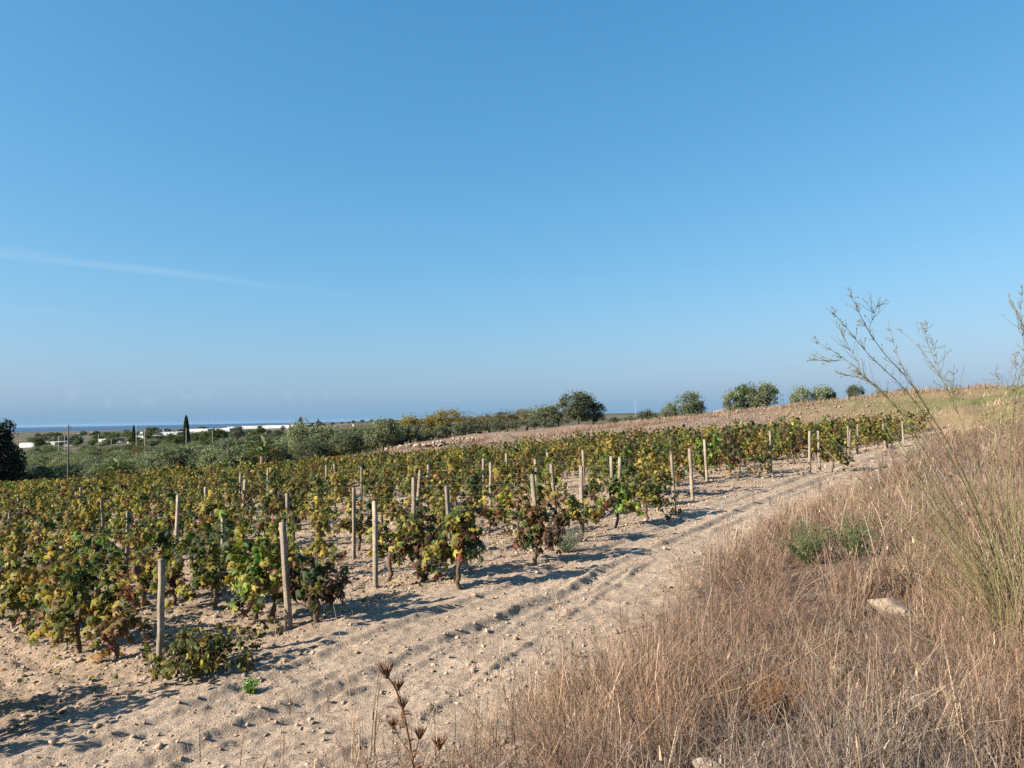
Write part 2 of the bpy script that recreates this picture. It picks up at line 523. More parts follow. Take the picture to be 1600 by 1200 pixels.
def build_ground():
    r1 = np.r_[.6, 1.1, 1.7, np.geomspace(2.4, 45, 500)]; r2 = np.geomspace(45, 9000, 150)[1:]
    rr = np.r_[r1, r2]
    a1 = np.radians(np.linspace(-43, 43, 440)); a2 = np.radians(np.linspace(43, 317, 76))[1:-1]
    aa = np.r_[a1, a2]
    RR, AA = np.meshgrid(rr, aa, indexing='ij')
    X = RR * np.sin(AA); Y = RR * np.cos(AA)
    x = X.ravel(); y = Y.ravel()
    z = gz(x, y)
    nr, na = RR.shape
    i = np.arange(nr - 1)[:, None] * na; j = np.arange(na)[None]; j2 = (j + 1) % na
    q = np.stack([i + j, i + na + j, i + na + j2, i + j2], -1).reshape(-1, 4)
    g = Geo()
    g.add(np.c_[x, y, z], q, ground_colour(x, y))
    c = g.n
    g.add([[0, 0, gz1(0, 0)]], np.zeros((0, 3)), SOIL)
    g.f[3].append(np.array([[c, k, (k + 1) % na] for k in range(na)]))
    o = g.obj("ground", M_ground, smooth=True)
    tag(o, "pale dry earth of the vineyard, track and plain", None, None, "structure")


build_ground()

# the sea, out to the horizon
M_sea = material("sea_water", tint=(.022, .062, .125), rough=0.55, spec=0.15, attr=False, noise=((0.0008, .85, 1.15),), bump=((0.05, 0.6),))


def build_sea():
    g = Geo()
    rr = np.geomspace(4500, 26500, 24); aa = np.linspace(0, 2 * math.pi, 121)[:-1]
    RR, AA = np.meshgrid(rr, aa, indexing='ij')
    na = len(aa)
    i = np.arange(len(rr) - 1)[:, None] * na; j = np.arange(na)[None]; j2 = (j + 1) % na
    q = np.stack([i + j, i + na + j, i + na + j2, i + j2], -1).reshape(-1, 4)
    g.add(np.c_[(RR * np.sin(AA)).ravel(), (RR * np.cos(AA)).ravel(), np.full(RR.size, -50.0)], q, (.02, .05, .09))
    tag(g.obj("sea", M_sea), "blue sea on the horizon", None, None, "structure")


build_sea()

# clear air that pales the far plain and the sea
def build_haze():
    m = bpy.data.materials.new("air"); m.use_nodes = True
    nt = m.node_tree; nt.nodes.clear()
    out = nt.nodes.new("ShaderNodeOutputMaterial")
    pv = nt.nodes.new("ShaderNodeVolumePrincipled")
    pv.inputs["Color"].default_value = (.42, .60, .85, 1)
    pv.inputs["Density"].default_value = 0.8e-5
    pv.inputs["Anisotropy"].default_value = 0.2
    nt.links.new(pv.outputs[0], out.inputs["Volume"])
    g = Geo(); g.box((0, 0, -18.5), (28000, 28000, 34.5))
    o = g.obj("haze", m)
    tag(o, "thin blue air over the plain and the sea", None, None, "stuff")


build_haze()

# ------------------------------------------------------------------ grape vines
LEAF12 = np.array([(0, .02), (.28, -.10), (.52, .14), (.24, .33), (.60, .62), (.17, .64), (0, 1.05), (-.17, .64), (-.60, .62), (-.24, .33), (-.52, .14), (-.28, -.10)])
LEAF6 = np.array([(0, 0), (.42, .05), (.50, .55), (0, 1.0), (-.50, .55), (-.42, .05)])
PAL = {'dg': (.030, .048, .016), 'g': (.062, .082, .020), 'yg': (.18, .165, .034), 'y': (.275, .21, .045), 'o': (.20, .105, .03), 'br': (.10, .062, .03), 'r': (.125, .034, .022), 'dk': (.045, .030, .020), 'bg': (.11, .19, .03)}
MIXES = {
    'green': dict(dg=.22, g=.34, yg=.26, y=.05, br=.11, r=.01, dk=.01),
    'mixed': dict(dg=.14, g=.22, yg=.30, y=.13, o=.04, br=.15, r=.01, dk=.01),
    'yellow': dict(dg=.08, g=.16, yg=.36, y=.26, o=.05, br=.09),
    'rusty': dict(dg=.12, g=.18, yg=.20, y=.10, o=.12, br=.24, r=.04),
    'dry': dict(dg=.20, g=.10, yg=.06, br=.30, dk=.31, r=.03),
    'red': dict(dg=.18, g=.30, yg=.27, y=.07, r=.10, br=.08),
    'bright': dict(dg=.12, g=.28, bg=.26, yg=.20, y=.10, br=.04),
}


def add_leaves(g, pos, tip, nor, size, col, tmpl, curl=0.25, rg=rng):
    n = len(pos)
    a = unit(tip); b = unit(np.cross(nor, a)); c = np.cross(a, b)
    k = len(tmpl)
    px = tmpl[:, 0][None, :, None]; py = tmpl[:, 1][None, :, None]
    cu = curl * (0.5 + rg.random((n, 1, 1)) * 1.4)
    dz = -cu * (np.abs(px) * 1.1 + (py - .3) ** 2) + rg.normal(0, .05, (n, k, 1))
    V = pos[:, None] + size[:, None, None] * (b[:, None] * px + a[:, None] * py + c[:, None] * dz)
    ctr = pos[:, None] + size[:, None, None] * (a[:, None] * .36 + c[:, None] * .04)
    V = np.concatenate([ctr, V], 1)
    idx = np.arange(k)
    tri = np.stack([np.zeros(k, int), idx + 1, (idx + 1) % k + 1], -1)
    faces = (np.arange(n)[:, None, None] * (k + 1) + tri[None]).reshape(-1, 3)
    C = np.repeat(col[:, None], k + 1, 1)
    C = C * (1 + rg.normal(0, .10, (n, k + 1, 1)))
    C[:, 0] *= .92
    g.add(V.reshape(-1, 3), faces, np.clip(C.reshape(-1, 3), .004, 1))


ORDER = ['dg', 'g', 'bg', 'yg', 'y', 'o', 'r', 'br', 'dk']


def leaf_colours(n, mixname, rg, score=None):
    mx = MIXES[mixname]
    keys = list(mx); p = np.array([mx[k] for k in keys]); p /= p.sum()
    keys = [k for k in ORDER if k in mx]; p = np.array([mx[k] for k in keys]); p /= p.sum()
    if score is None or n < 2:
        ch = rg.choice(len(keys), n, p=p)
    else:                                           # neighbouring leaves turn together
        rank = np.argsort(np.argsort(score + rg.normal(0, .20, n))) / n
        ch = np.minimum(np.searchsorted(np.cumsum(p), rank), len(keys) - 1)
    c = np.array([PAL[k] for k in keys])[ch]
    return c * (1 + rg.normal(0, .16, (n, 1))) * (1 + rg.normal(0, .06, (n, 3)))


def vine_parts(seed, mixname, height=1.15, spread=.42, n_shoot=13, per=30, tmpl=LEAF12, size=(.066, .128), droop=.36, low=.28, stretch=1.0):
    """a head-trained vine: (trunk, canes, foliage) point sets, its foot at the origin, the row along x"""
    rg = np.random.default_rng(seed)
    trunk, canes, fol = Geo(), Geo(), Geo()
    h0 = low + rg.uniform(.02, .12)
    k = 7
    tz = np.linspace(-.06, h0, k)
    wob = np.cumsum(rg.normal(0, .018, (k, 2)), 0)
    P = np.c_[wob, tz]
    trunk.tube(P, np.linspace(.034, .026, k) * (1 + rg.normal(0, .12, k)), 7, (.095, .068, .05))
    top = P[-1]
    for sgn in (-1, 1):
        arm = np.array([top, top + [sgn * .10, rg.normal(0, .03), .06], top + [sgn * rg.uniform(.2, .34), rg.normal(0, .05), .09]])
        trunk.tube(arm, [.024, .02, .014], 6, (.10, .07, .05))
    pos, out = [], []
    for i in range(n_shoot):
        b = top + np.array([rg.uniform(-.3, .3) * stretch, rg.normal(0, .04), rg.uniform(0, .09)])
        az = rg.uniform(0, 2 * math.pi)
        ln = (height - h0) * (rg.uniform(.95, 1.22) if rg.random() > .4 else rg.uniform(.45, .85))
        reach = rg.uniform(.25, 1.0) * spread
        fall = rg.random() < droop
        t = np.linspace(0, 1, 9)
        dx = math.cos(az) * reach * stretch; dy = math.sin(az) * reach
        if fall:
            zz = ln * (.75 * t - rg.uniform(.7, 1.25) * t ** 2.2)
            S = b + np.c_[dx * 1.25 * t, dy * 1.25 * t, zz]
        else:
            S = b + np.c_[dx * t ** 1.2, dy * t ** 1.2, ln * (t - .12 * t ** 3)]
        S[:, 2] = np.maximum(S[:, 2], .04)
        S += rg.normal(0, .012, S.shape) * t[:, None]
        canes.tube(S, np.linspace(.0055, .0022, 9), 4, (.135, .085, .05))
        m = max(4, int(per * rg.uniform(.7, 1.25)))
        tt = rg.uniform(.08, 1.0, m)
        p = np.stack([np.interp(tt, t, S[:, a]) for a in range(3)], -1)
        o = unit(np.c_[rg.normal(0, 1, (m, 2)), rg.normal(.1, .5, m)])
        p += o * rg.uniform(.03, .13, (m, 1))
        pos.append(p); out.append(o)
    pos = np.concatenate(pos); out = np.concatenate(out)
    pos[:, 2] = np.maximum(pos[:, 2], .05)
    n = len(pos)
    radial = unit(np.c_[pos[:, :2] - top[:2], np.zeros(n)])
    tip = unit(out * .5 + radial * .35 + np.array([0, 0, -.75]) + rg.normal(0, .42, (n, 3)))
    nor = unit(radial * .6 + out * .5 + np.array([0, 0, .55]) + rg.normal(0, .5, (n, 3)))
    sz = rg.uniform(size[0], size[1], n)
    col = leaf_colours(n, mixname, rg, fbm(pos[:, 0] * 3.2 + seed, pos[:, 2] * 2.6 + pos[:, 1] * 2.6, seed % 89, 2) - .25 * pos[:, 2])
    low_f = np.clip((.62 - pos[:, 2]) / .5, 0, 1)           # older leaves at the foot have turned
    turned = rg.random(n) < .22 * low_f
    col[turned] = leaf_colours(int(turned.sum()), 'rusty' if mixname != 'dry' else 'dry', rg) if turned.any() else col[turned]
    # clumps of one tone
    cl = fbm(pos[:, 0] * 5 + seed, pos[:, 2] * 5 + pos[:, 1] * 4, seed % 97, 2)
    col *= (1 + .30 * cl)[:, None]
    add_leaves(fol, pos, tip, nor, sz, col, tmpl, .62 if mixname != 'dry' else .95, rg)
    return trunk, canes, fol


KINDS = ['green', 'mixed', 'yellow', 'green', 'rusty', 'mixed', 'green', 'red', 'mixed', 'dry', 'green', 'yellow', 'mixed', 'green', 'rusty', 'mixed', 'green', 'bright', 'mixed', 'yellow']
PROTO = []
for i, k in enumerate(KINDS):
    rg_ = np.random.default_rng(900 + i)
    a, b, c = vine_parts(400 + i, k, height=rg_.uniform(1.08, 1.30), spread=rg_.uniform(.24, .38), n_shoot=11 if k != 'dry' else 8, per=17 if k != 'dry' else 14)
    PROTO.append((a.mesh("trunk", M_bark, True), b.mesh("canes", M_bark), c.mesh("foliage", M_leaf), k))


def plant_vine(meshes, x, y, rz, sc, label, group, z=None):
    o = link("grapevine", None, None, (x, y, gz1(x, y) if z is None else z), rz, sc)
    o.empty_display_size = .2
    tag(o, label, "vine", group)
    link("trunk", meshes[0], o); link("canes", meshes[1], o)["kind"] = "stuff"
    f = link("foliage", meshes[2], o); f["kind"] = "stuff"
    return o


ROW_RZ = math.atan2(DV[1], DV[0])
# vines that the photograph shows one by one: foot pixel, height, kind, shoots, leaves, spread, label
NEAR = [
    (40, 993, 1.20, 'yellow', 16, 34, .44, "golden yellow vine at the left frame edge in the nearest row"),
    (122, 1020, 1.10, 'mixed', 15, 34, .42, "green and yellow vine between the golden vine and the rusty one, nearest row"),
    (186, 1030, 1.08, 'rusty', 15, 30, .36, "rusty brown vine just left of the nearest post"),
    (330, 955, 1.08, 'green', 15, 30, .42, "dark green vine with bare trunk in the second row, right of the nearest post"),
    (276, 944, 1.10, 'mixed', 14, 28, .38, "vine behind the top of the nearest post, second row"),
    (396, 978, 1.34, 'bright', 13, 30, .34, "tall bright green vine just left of the second post"),
    (424, 968, .95, 'yellow', 11, 26, .34, "yellow leaved vine wrapped around the second post"),
    (500, 972, .82, 'dry', 14, 26, .30, "short dark withered vine just right of the second post"),
    (606, 905, .72, 'green', 8, 22, .22, "small green vine climbing the foot of the third post"),
    (560, 862, .98, 'mixed', 13, 26, .42, "low green vine just left of the third post"),
    (655, 908, .98, 'dry', 15, 27, .30, "dark brown drying vine between the third post and the red-leaved vine"),
    (725, 918, .98, 'red', 16, 32, .36, "bushy green vine with red leaves in front of the fourth post"),
    (834, 882, .92, 'dry', 14, 24, .19, "dark withered vine beside the blue-green bush"),
    (905, 848, .80, 'mixed', 11, 24, .28, "narrow vine just right of the blue-green bush"),
    (962, 826, .86, 'bright', 14, 28, .32, "green vine with yellow foot right of the bare gap in the rows"),
    (1012, 812, .92, 'green', 14, 26, .34, "green vine at the track edge, second right of the bare gap"),
    (1297, 738, 1.02, 'mixed', 14, 26, .38, "lone vine standing forward on the sand in front of the right hand rows"),
    (1386, 702, .95, 'green', 13, 24, .38, "last rounded vine before the far corner post at the track"),
]
SINGLES = []
for i, (px, py, h, k, ns, per, spd, lab) in enumerate(NEAR):
    x, y, z = hit(px, py)
    a, b, c = vine_parts(1200 + i, k, height=h, spread=spd, n_shoot=ns, per=int(per * .72), low=.28, stretch=1.15)
    plant_vine((a.mesh("trunk", M_bark, True), b.mesh("canes", M_bark), c.mesh("foliage", M_leaf)), x, y, ROW_RZ, 1.0, lab, "vines of the front rows by the track", z)
    SINGLES.append((x, y))

# all rows
rows = [4.25, 5.7, 7.5, 9.4, 11.4] + [13.4 + 2.0 * i for i in range(18)]
ORD = "first second third fourth fifth sixth seventh eighth ninth tenth eleventh twelfth thirteenth fourteenth fifteenth sixteenth seventeenth eighteenth nineteenth twentieth twenty-first twenty-second twenty-third".split()
SINGLES += [hit(880, 860)[:2], hit(893, 850)[:2]]
SING = np.array(SINGLES)
cand = []
for ri, s in enumerate(rows):
    t = rng.uniform(.2, .9)
    while t < 190:
        x, y = from_sq(s + rng.normal(0, .07), -t)
        u = x / max(y, .1)
        if u < -.86: break
        step = rng.uniform(.82, 1.08)
        gap_w = .26 + .012 * y
        in_gap = 11.5 < y < 27 and abs(x - .073 * y) < gap_w
        if not in_gap and np.min(np.hypot(SING[:, 0] - x, SING[:, 1] - y)) > .62 and rng.random() > .10 and math.hypot(x, y) > 6.2 and not (math.hypot(x, y) < 14 and u < -.70):
            cand.append((math.hypot(x, y), x, y, ri, u))
        t += step
# a few vines just outside the frame on the left whose shadows fall into it
cand.append((8.9, -5.18, 7.30, 0, -.64)); cand.append((8.0, -4.72, 6.5, 0, -.73)); cand.append((7.6, -4.85, 5.9, 0, -.82)); cand.append((8.2, -5.35, 6.35, 0, -.84)); cand.append((9.5, -6.1, 7.0, 0, -.87))
cand.sort()
inside = [c for c in cand if c[4] > -.69]
NSING = 282
lim = inside[NSING][0] if len(inside) > NSING else 1e9
keep = [c for c in cand if c[0] < lim]
rest = [c for c in cand if c[0] >= lim]
LOOK = {'green': "green leaved", 'mixed': "green and yellow", 'yellow': "yellowing", 'rusty': "rusty brown", 'red': "red flecked", 'dry': "withered dark", 'bright': "bright green"}
ROWN, RANK = {}, {}
for ri_ in range(len(rows)):
    for k_, c in enumerate(sorted((c for c in keep if c[3] == ri_), key=lambda c: -sq(c[1], c[2])[1])): RANK[(c[1], c[2])] = k_


def nth(k):
    return ORD[k] if k < len(ORD) else "%dth" % (k + 1)


for (r, x, y, ri, u) in keep:
    p = PROTO[int(rng.integers(len(PROTO)))]
    if r < 9 and u < -.6:
        lab = "vine cut by the left frame edge in front of the nearest row"
    else:
        ci = ROWN[ri] = ROWN.get(ri, 0) + 1
        lab = "%s vine, %s from the track in the %s row back from the camera" % (LOOK[p[3]], nth(RANK[(x, y)]), ORD[ri])
    plant_vine(p, x, y, ROW_RZ + (math.pi if rng.random() < .5 else 0) + rng.normal(0, .2), rng.uniform(.80, 1.10) * (1 + .17 * float(sstep(-1.0, 5.0, x))), lab, "vines in the rows of the near half of the vineyard")

def leafquads(g, pos, size, col, rg, aspect=.55, up=0.0):
    n = len(pos)
    a = unit(rg.normal(0, 1, (n, 3)) + [0, 0, up]); b = unit(np.cross(a, rg.normal(0, 1, (n, 3))))
    h = size[:, None]
    V = np.stack([pos - a * h, pos - b * h * aspect, pos + a * h, pos + b * h * aspect], 1)
    V[:, 1] += a * h * .1
    f = np.arange(n)[:, None] * 4 + np.arange(4)[None]
    g.add(V.reshape(-1, 3), f, np.repeat(col, 4, 0))


# the far rows read as one mass of leaves
FARP = []
for i in range(14):
    k = KINDS[(i * 3 + 1) % len(KINDS)]
    rg_ = np.random.default_rng(70 + i)
    n_ = 120
    top_ = rg_.uniform(1.0, 1.22)
    th_ = rg_.uniform(0, 6.283, n_); rr_ = np.sqrt(rg_.random(n_)) ; zz_ = .2 + (top_ - .2) * rg_.random(n_) ** .8
    wid_ = .40 * (1 - .35 * np.abs(zz_ - .7))
    pos_ = np.c_[np.cos(th_) * rr_ * wid_ * 1.6 + rg_.normal(0, .05, n_), np.sin(th_) * rr_ * wid_ + rg_.normal(0, .04, n_), zz_ + .12 * fbm(np.cos(th_) * 2 + i, np.sin(th_) * 2, i, 2)]
    c = Geo()
    cc_ = leaf_colours(n_, k, rg_, fbm(pos_[:, 0] * 2.5 + i, pos_[:, 2] * 2.5, i + 40, 2))
    cc_ *= (1 + .3 * fbm(pos_[:, 0] * 4, pos_[:, 2] * 4, i + 5, 2))[:, None]
    leafquads(c, pos_, rg_.uniform(.05, .098, n_), np.clip(cc_, .004, 1), rg_, .85)
    V = np.concatenate(c.v); Cc = np.concatenate(c.c); Ft = np.concatenate(c.f[4])
    tv = Geo(); tv.tube(np.array([[0, 0, -.1], [.02, .01, .2], [0, 0, .45]]), [.035, .03, .028], 4, (.09, .065, .05), cap=False)
    FARP.append((V, Cc, Ft, np.concatenate(tv.v), np.concatenate(tv.c), np.concatenate(tv.f[4])))
gf = Geo()
RX = np.array([c[1] for c in rest]); RY = np.array([c[2] for c in rest]); RZ = gz(RX, RY)
for (x, y, z) in zip(RX, RY, RZ):
    V, Cc, Ft, TV, TC, TF = FARP[int(rng.integers(len(FARP)))]
    a = ROW_RZ + (math.pi if rng.random() < .5 else 0) + rng.normal(0, .2); s = rng.uniform(.78, 1.14) * (1 + .17 * float(sstep(-1.0, 5.0, x)))
    cs, sn = math.cos(a) * s, math.sin(a) * s
    tint = (1 + rng.normal(0, .14)) * (1 + rng.normal(0, .07, 3))
    gf.add(np.c_[V[:, 0] * cs - V[:, 1] * sn + x, V[:, 0] * sn + V[:, 1] * cs + y, V[:, 2] * s + z], Ft, Cc * tint)
    gf.add(np.c_[TV[:, 0] + x, TV[:, 1] + y, TV[:, 2] + z], TF, TC)
print("vines", len(keep), "far", len(rest), "far tris", sum(len(a) for a in gf.f[4]) * 2)
tag(gf.obj("vine_rows_beyond", M_leaf), "far rows of vines merging into one green and yellow mass", None, None, "stuff")

# the low sprawling growth around the nearest post
def sprawl():
    x, y, z = hit(300, 1062)
    g = Geo(); cn = Geo()
    rg = np.random.default_rng(5)
    pos = []
    for i in range(32):
        ang = rg.normal(.35, 1.0) if rg.random() < .75 else rg.uniform(0, 6.28)
        ln = rg.uniform(.25, .75)
        t = np.linspace(0, 1, 6)
        b = np.array([rg.normal(0, .16), rg.normal(0, .12), 0])
        S = b + np.c_[math.cos(ang) * ln * t, math.sin(ang) * ln * t * .8, rg.uniform(.12, .42) * np.sin(t * 2.4) + .03]
        cn.tube(S, np.linspace(.005, .002, 6), 4, (.13, .085, .05))
        m = 20
        tt = rg.uniform(.1, 1, m)
        pos.append(np.stack([np.interp(tt, t, S[:, k]) for k in range(3)], -1) + rg.normal(0, .035, (m, 3)))
    pos = np.concatenate(pos)
    pos[:, 2] = np.maximum(pos[:, 2], .03)
    n = len(pos)
    add_leaves(g, pos, unit(rg.normal(0, .7, (n, 3)) + [0, 0, -.4]), unit(rg.normal(0, .6, (n, 3)) + [-.2, 0, .9]), rg.uniform(.035, .07, n), leaf_colours(n, 'green', rg) * .9 + [.012, .012, .004], LEAF6, .3, rg)
    o = link("sprawling_vine", None, None, (x, y, z))
    tag(o, "low sprawling vine spread over the ground around the nearest post", "vine")
    cn.obj("canes", M_bark, o)["kind"] = "stuff"; f = g.obj("foliage", M_leaf, o); f["kind"] = "stuff"


sprawl()

# ------------------------------------------------------------------ posts
def post_mesh(seed, h):
    rg = np.random.default_rng(seed)
    g = Geo()
    n = 7
    w, d = .034 * rg.uniform(.88, 1.12), .029 * rg.uniform(.9, 1.1)
    zz = np.linspace(-.25, h, n)
    b = .007
    prof = np.array([(w - b, -d), (w, -d + b), (w, d - b), (w - b, d), (-w + b, d), (-w, d - b), (-w, -d + b), (-w + b, -d)])
    rings = []
    for i, z in enumerate(zz):
        sc = 1 - .10 * i / n + rg.normal(0, .012)
        off = rg.normal(0, .0025, 2)
        rings.append(np.c_[prof * sc + off + rg.normal(0, .0012, prof.shape), np.full(8, z) + (rg.normal(0, .004, 8) if i == n - 1 else 0)])
    V = np.concatenate(rings)
    i = np.arange(n - 1)[:, None] * 8; j = np.arange(8)[None]; j2 = (j + 1) % 8
    col = np.array([.235, .198, .155]) * rg.uniform(.85, 1.1)
    g.add(V, np.stack([i + j, i + j2, i + 8 + j2, i + 8 + j], -1).reshape(-1, 4), col)
    e = (n - 1) * 8
    g.add(V[e:].mean(0)[None] + [0, 0, .004], np.zeros((0, 3)), col * .9)
    g.f[3].append(np.array([[e + k, e + (k + 1) % 8, n * 8] for k in range(8)]))
    return g.mesh("post", M_post)


POSTM = [post_mesh(i, 1.2) for i in range(6)]
PL = [(250, 873, 1055, "nearest pale post standing in the sprawling vine"), (452, 815, 983, "second pale post from the left along the track, with cracked foot"), (587, 783, 920, "third pale post along the track, bare down to the soil"),
      (703, 760, 0, "fourth post along the track, behind the red-leaved vine"), (838, 741, 0, "post above the dark withered vine by the blue-green bush"), (867, 726, 0, "post at the left side of the bare gap in the rows"), (908, 730, 0, "post at the right side of the bare gap in the rows"),
      (956, 715, 0, "left post of the close pair right of the bare gap"), (963, 716, 0, "right post of the close pair right of the bare gap"), (1052, 710, 0, "post left of the tall stake at the middle of the track edge"), (1080, 701, 0, "slim post right of the middle of the vineyard, above the green track-edge vines"),
      (1103, 687, 0, "tall slim post half hidden in vines left of the bare-footed one"), (1205, 673, 740, "bare tall post standing clear at the track edge"), (1327, 672, 721, "front post of the trio near the far corner of the track"), (1340, 663, 709, "rear post of the trio near the far corner of the track"),
      (1324, 666, 0, "leaf-topped post of the trio near the far corner of the track"), (1383, 662, 700, "leaning post beside the last rounded vine"), (1412, 658, 692, "farthest corner post at the end of the track")]
PB = [(198, 800), (350, 797), (449, 771), (552, 764), (645, 747), (667, 727), (766, 724), (754, 717), (320, 761), (152, 769), (163, 778), (275, 775), (28, 773), (127, 762), (135, 773), (11, 801), (373, 739), (378, 750), (417, 732), (511, 727), (522, 727), (564, 730), (648, 735), (792, 709), (841, 719), (1017, 680), (1045, 685), (1067, 677), (1111, 672), (1263, 675), (1279, 674), (1268, 662), (684, 706), (702, 708), (731, 698), (583, 709), (805, 697), (857, 700), (912, 704), (958, 690), (1000, 687)]
POSTS = []
for i, (px, pt, pb, lab) in enumerate(PL):
    if pb:
        x, y, z = hit(px, pb)
        d = ray(px, pt); h = d[2] * math.hypot(x, y) - z
    else:
        x, y, z = hit(px, pt, 1.2); h = 1.2
    o = link("post", POSTM[i % 6], None, (x, y, z), ROW_RZ + rng.normal(0, .12), (1, 1, h / 1.2))
    o.rotation_euler.x = rng.normal(0, .035); o.rotation_euler.y = rng.normal(0, .035)
    if "leaning" in lab: o.rotation_euler.x = .12
    tag(o, lab, "post", "posts along the track edge of the vineyard")
    POSTS.append((x, y))
for i, (px, pt) in enumerate(PB):
    x, y, z = hit(px, pt, 1.22)
    side = "left" if px < 300 else "middle" if px < 900 else "right"
    o = link("post", POSTM[i % 6], None, (x, y, z), ROW_RZ + rng.normal(0, .12), (1, 1, 1.22 / 1.2))
    o.rotation_euler.x = rng.normal(0, .03); o.rotation_euler.y = rng.normal(0, .03)
    named = {0: "post rising among the vines left of the nearest post", 1: "bare post left of the second track post, standing in the next row back", 2: "post top above the vines just behind the second track post", 3: "post top left above the third track post", 4: "post top between the third and fourth track posts"}
    tag(o, named.get(i, "pale post top showing among the leaves in the %s part of the vineyard interior" % side), "post", "posts inside the vineyard")

# trellis wires of the front rows
def wires():
    for ri in range(9):
        s = rows[ri]
        for hgt, nm in ((.56, "lower"), (1.0, "upper")):
            t = np.linspace(0.0, 16 + ri * 2, 24)
            x, y = from_sq(s, -t)
            z = base_z(x, y) + hgt + .012 * np.sin(t * 1.3 + ri) - .02 * np.abs(np.sin(t * .6))
            g = Geo(); g.tube(np.c_[x, y, z], .0011, 4, (.4, .4, .4))
            tag(g.obj("trellis_wire", M_wire), "thin %s trellis wire along the %s row of vines" % (nm, ORD[ri]), "wire", "trellis wires of the front rows")


wires()

# ------------------------------------------------------------------ clods, pebbles and fallen leaves
OCT = np.array([[1, 0, 0], [-1, 0, 0], [0, 1, 0], [0, -1, 0], [0, 0, 1], [0, 0, -1]], float)
OCF = np.array([[0, 2, 4], [2, 1, 4], [1, 3, 4], [3, 0, 4], [2, 0, 5], [1, 2, 5], [3, 1, 5], [0, 3, 5]])


def lumps(g, x, y, size, col, flat=.65, sink=.15):
    n = len(x)
    z = gz(x, y)
    V = OCT[None] * (1 + rng.normal(0, .28, (n, 6, 1))) + rng.normal(0, .22, (n, 6, 3))
    a = rng.uniform(0, 6.28, n); cs, sn = np.cos(a)[:, None], np.sin(a)[:, None]
    V = np.stack([V[..., 0] * cs - V[..., 1] * sn, V[..., 0] * sn + V[..., 1] * cs, V[..., 2] * flat], -1) * size[:, None, None]
    V += np.stack([x, y, z + size * flat * (1 - sink) * .6], -1)[:, None]
    F_ = (np.arange(n)[:, None, None] * 6 + OCF[None]).reshape(-1, 3)
    g.add(V.reshape(-1, 3), F_, np.repeat(col, 6, 0))


def polar_points(n, r0, r1, a0, a1, power=1.0):
    u = rng.random(n)
    r = (r0 ** power + u * (r1 ** power - r0 ** power)) ** (1 / power) if power else np.exp(np.log(r0) + u * math.log(r1 / r0))
    a = np.radians(rng.uniform(a0, a1, n))
    return r * np.sin(a), r * np.cos(a)


def soil_clods():
    g = Geo()
    x, y = polar_points(95000, 4.0, 40, -37, 36, 0.6)
    s, q = sq(x, y)
    dens = np.where(q < .9, .6, np.where(q < q_grass(s) + .3, .16, .03)) * (.35 + 1.1 * vnoise(x * .8, y * .8, 77))
    ok = (rng.random(len(x)) < dens) & (s < 49)
    x, y = x[ok], y[ok]
    r = np.hypot(x, y)
    size = np.clip(rng.lognormal(math.log(.0085), .5, len(x)), .004, .032) * (1 + r / 26)
    col = np.array([.34, .265, .203]) * (1 + rng.normal(0, .13, (len(x), 1)))
    lumps(g, x, y, size, col)
    print("clods", len(x))
    tag(g.obj("soil_clods", M_clod), "small clods and pebbles on the sandy soil", None, None, "stuff")
    # ploughed field on the slope
    g = Geo()
    n = 26000
    x = rng.uniform(-30, 52, n); y = rng.uniform(44, 92, n)
    s, q = sq(x, y)
    yb = 76 + .10 * np.maximum(x, 0)
    up = y - (yb - 15)
    ok = (s > 50.5) & (y < yb - .5) & (rng.random(n) < np.clip(.25 + .07 * (up + 9), .12, 1)) & (rng.random(n) < .25 + 1.3 * vnoise(x * .35, y * .35, 88)) & (x < 30 + .35 * (y - 60))
    x, y = x[ok], y[ok]
    size = np.clip(rng.lognormal(math.log(.058), .45, len(x)), .025, .17)
    col = np.array([.225, .172, .138]) * (1 + rng.normal(0, .12, (len(x), 1)))
    lumps(g, x, y, size, col, .75)
    print("field clods", len(x))
    tag(g.obj("ploughed_clods", M_clod), "ploughed clods of the brown field on the slope", None, None, "stuff")
    # fallen vine leaves
    g = Geo()
    n = 2600
    x, y = polar_points(n, 7, 22, -36, 12, .8)
    s, q = sq(x, y)
    ok = q < .7
    x, y = x[ok], y[ok]; n = len(x)
    pos = np.c_[x, y, gz(x, y) + .015]
    col = leaf_colours(n, 'rusty', rng) * 1.25
    add_leaves(g, pos, unit(np.c_[rng.normal(0, 1, (n, 2)), rng.normal(0, .2, n)]), unit(np.c_[rng.normal(0, .35, (n, 2)), np.ones(n)]), rng.uniform(.03, .07, n), col, LEAF6, .5)
    tag(g.obj("fallen_leaves", M_leaf), "dry brown vine leaves fallen on the soil", None, None, "stuff")


soil_clods()

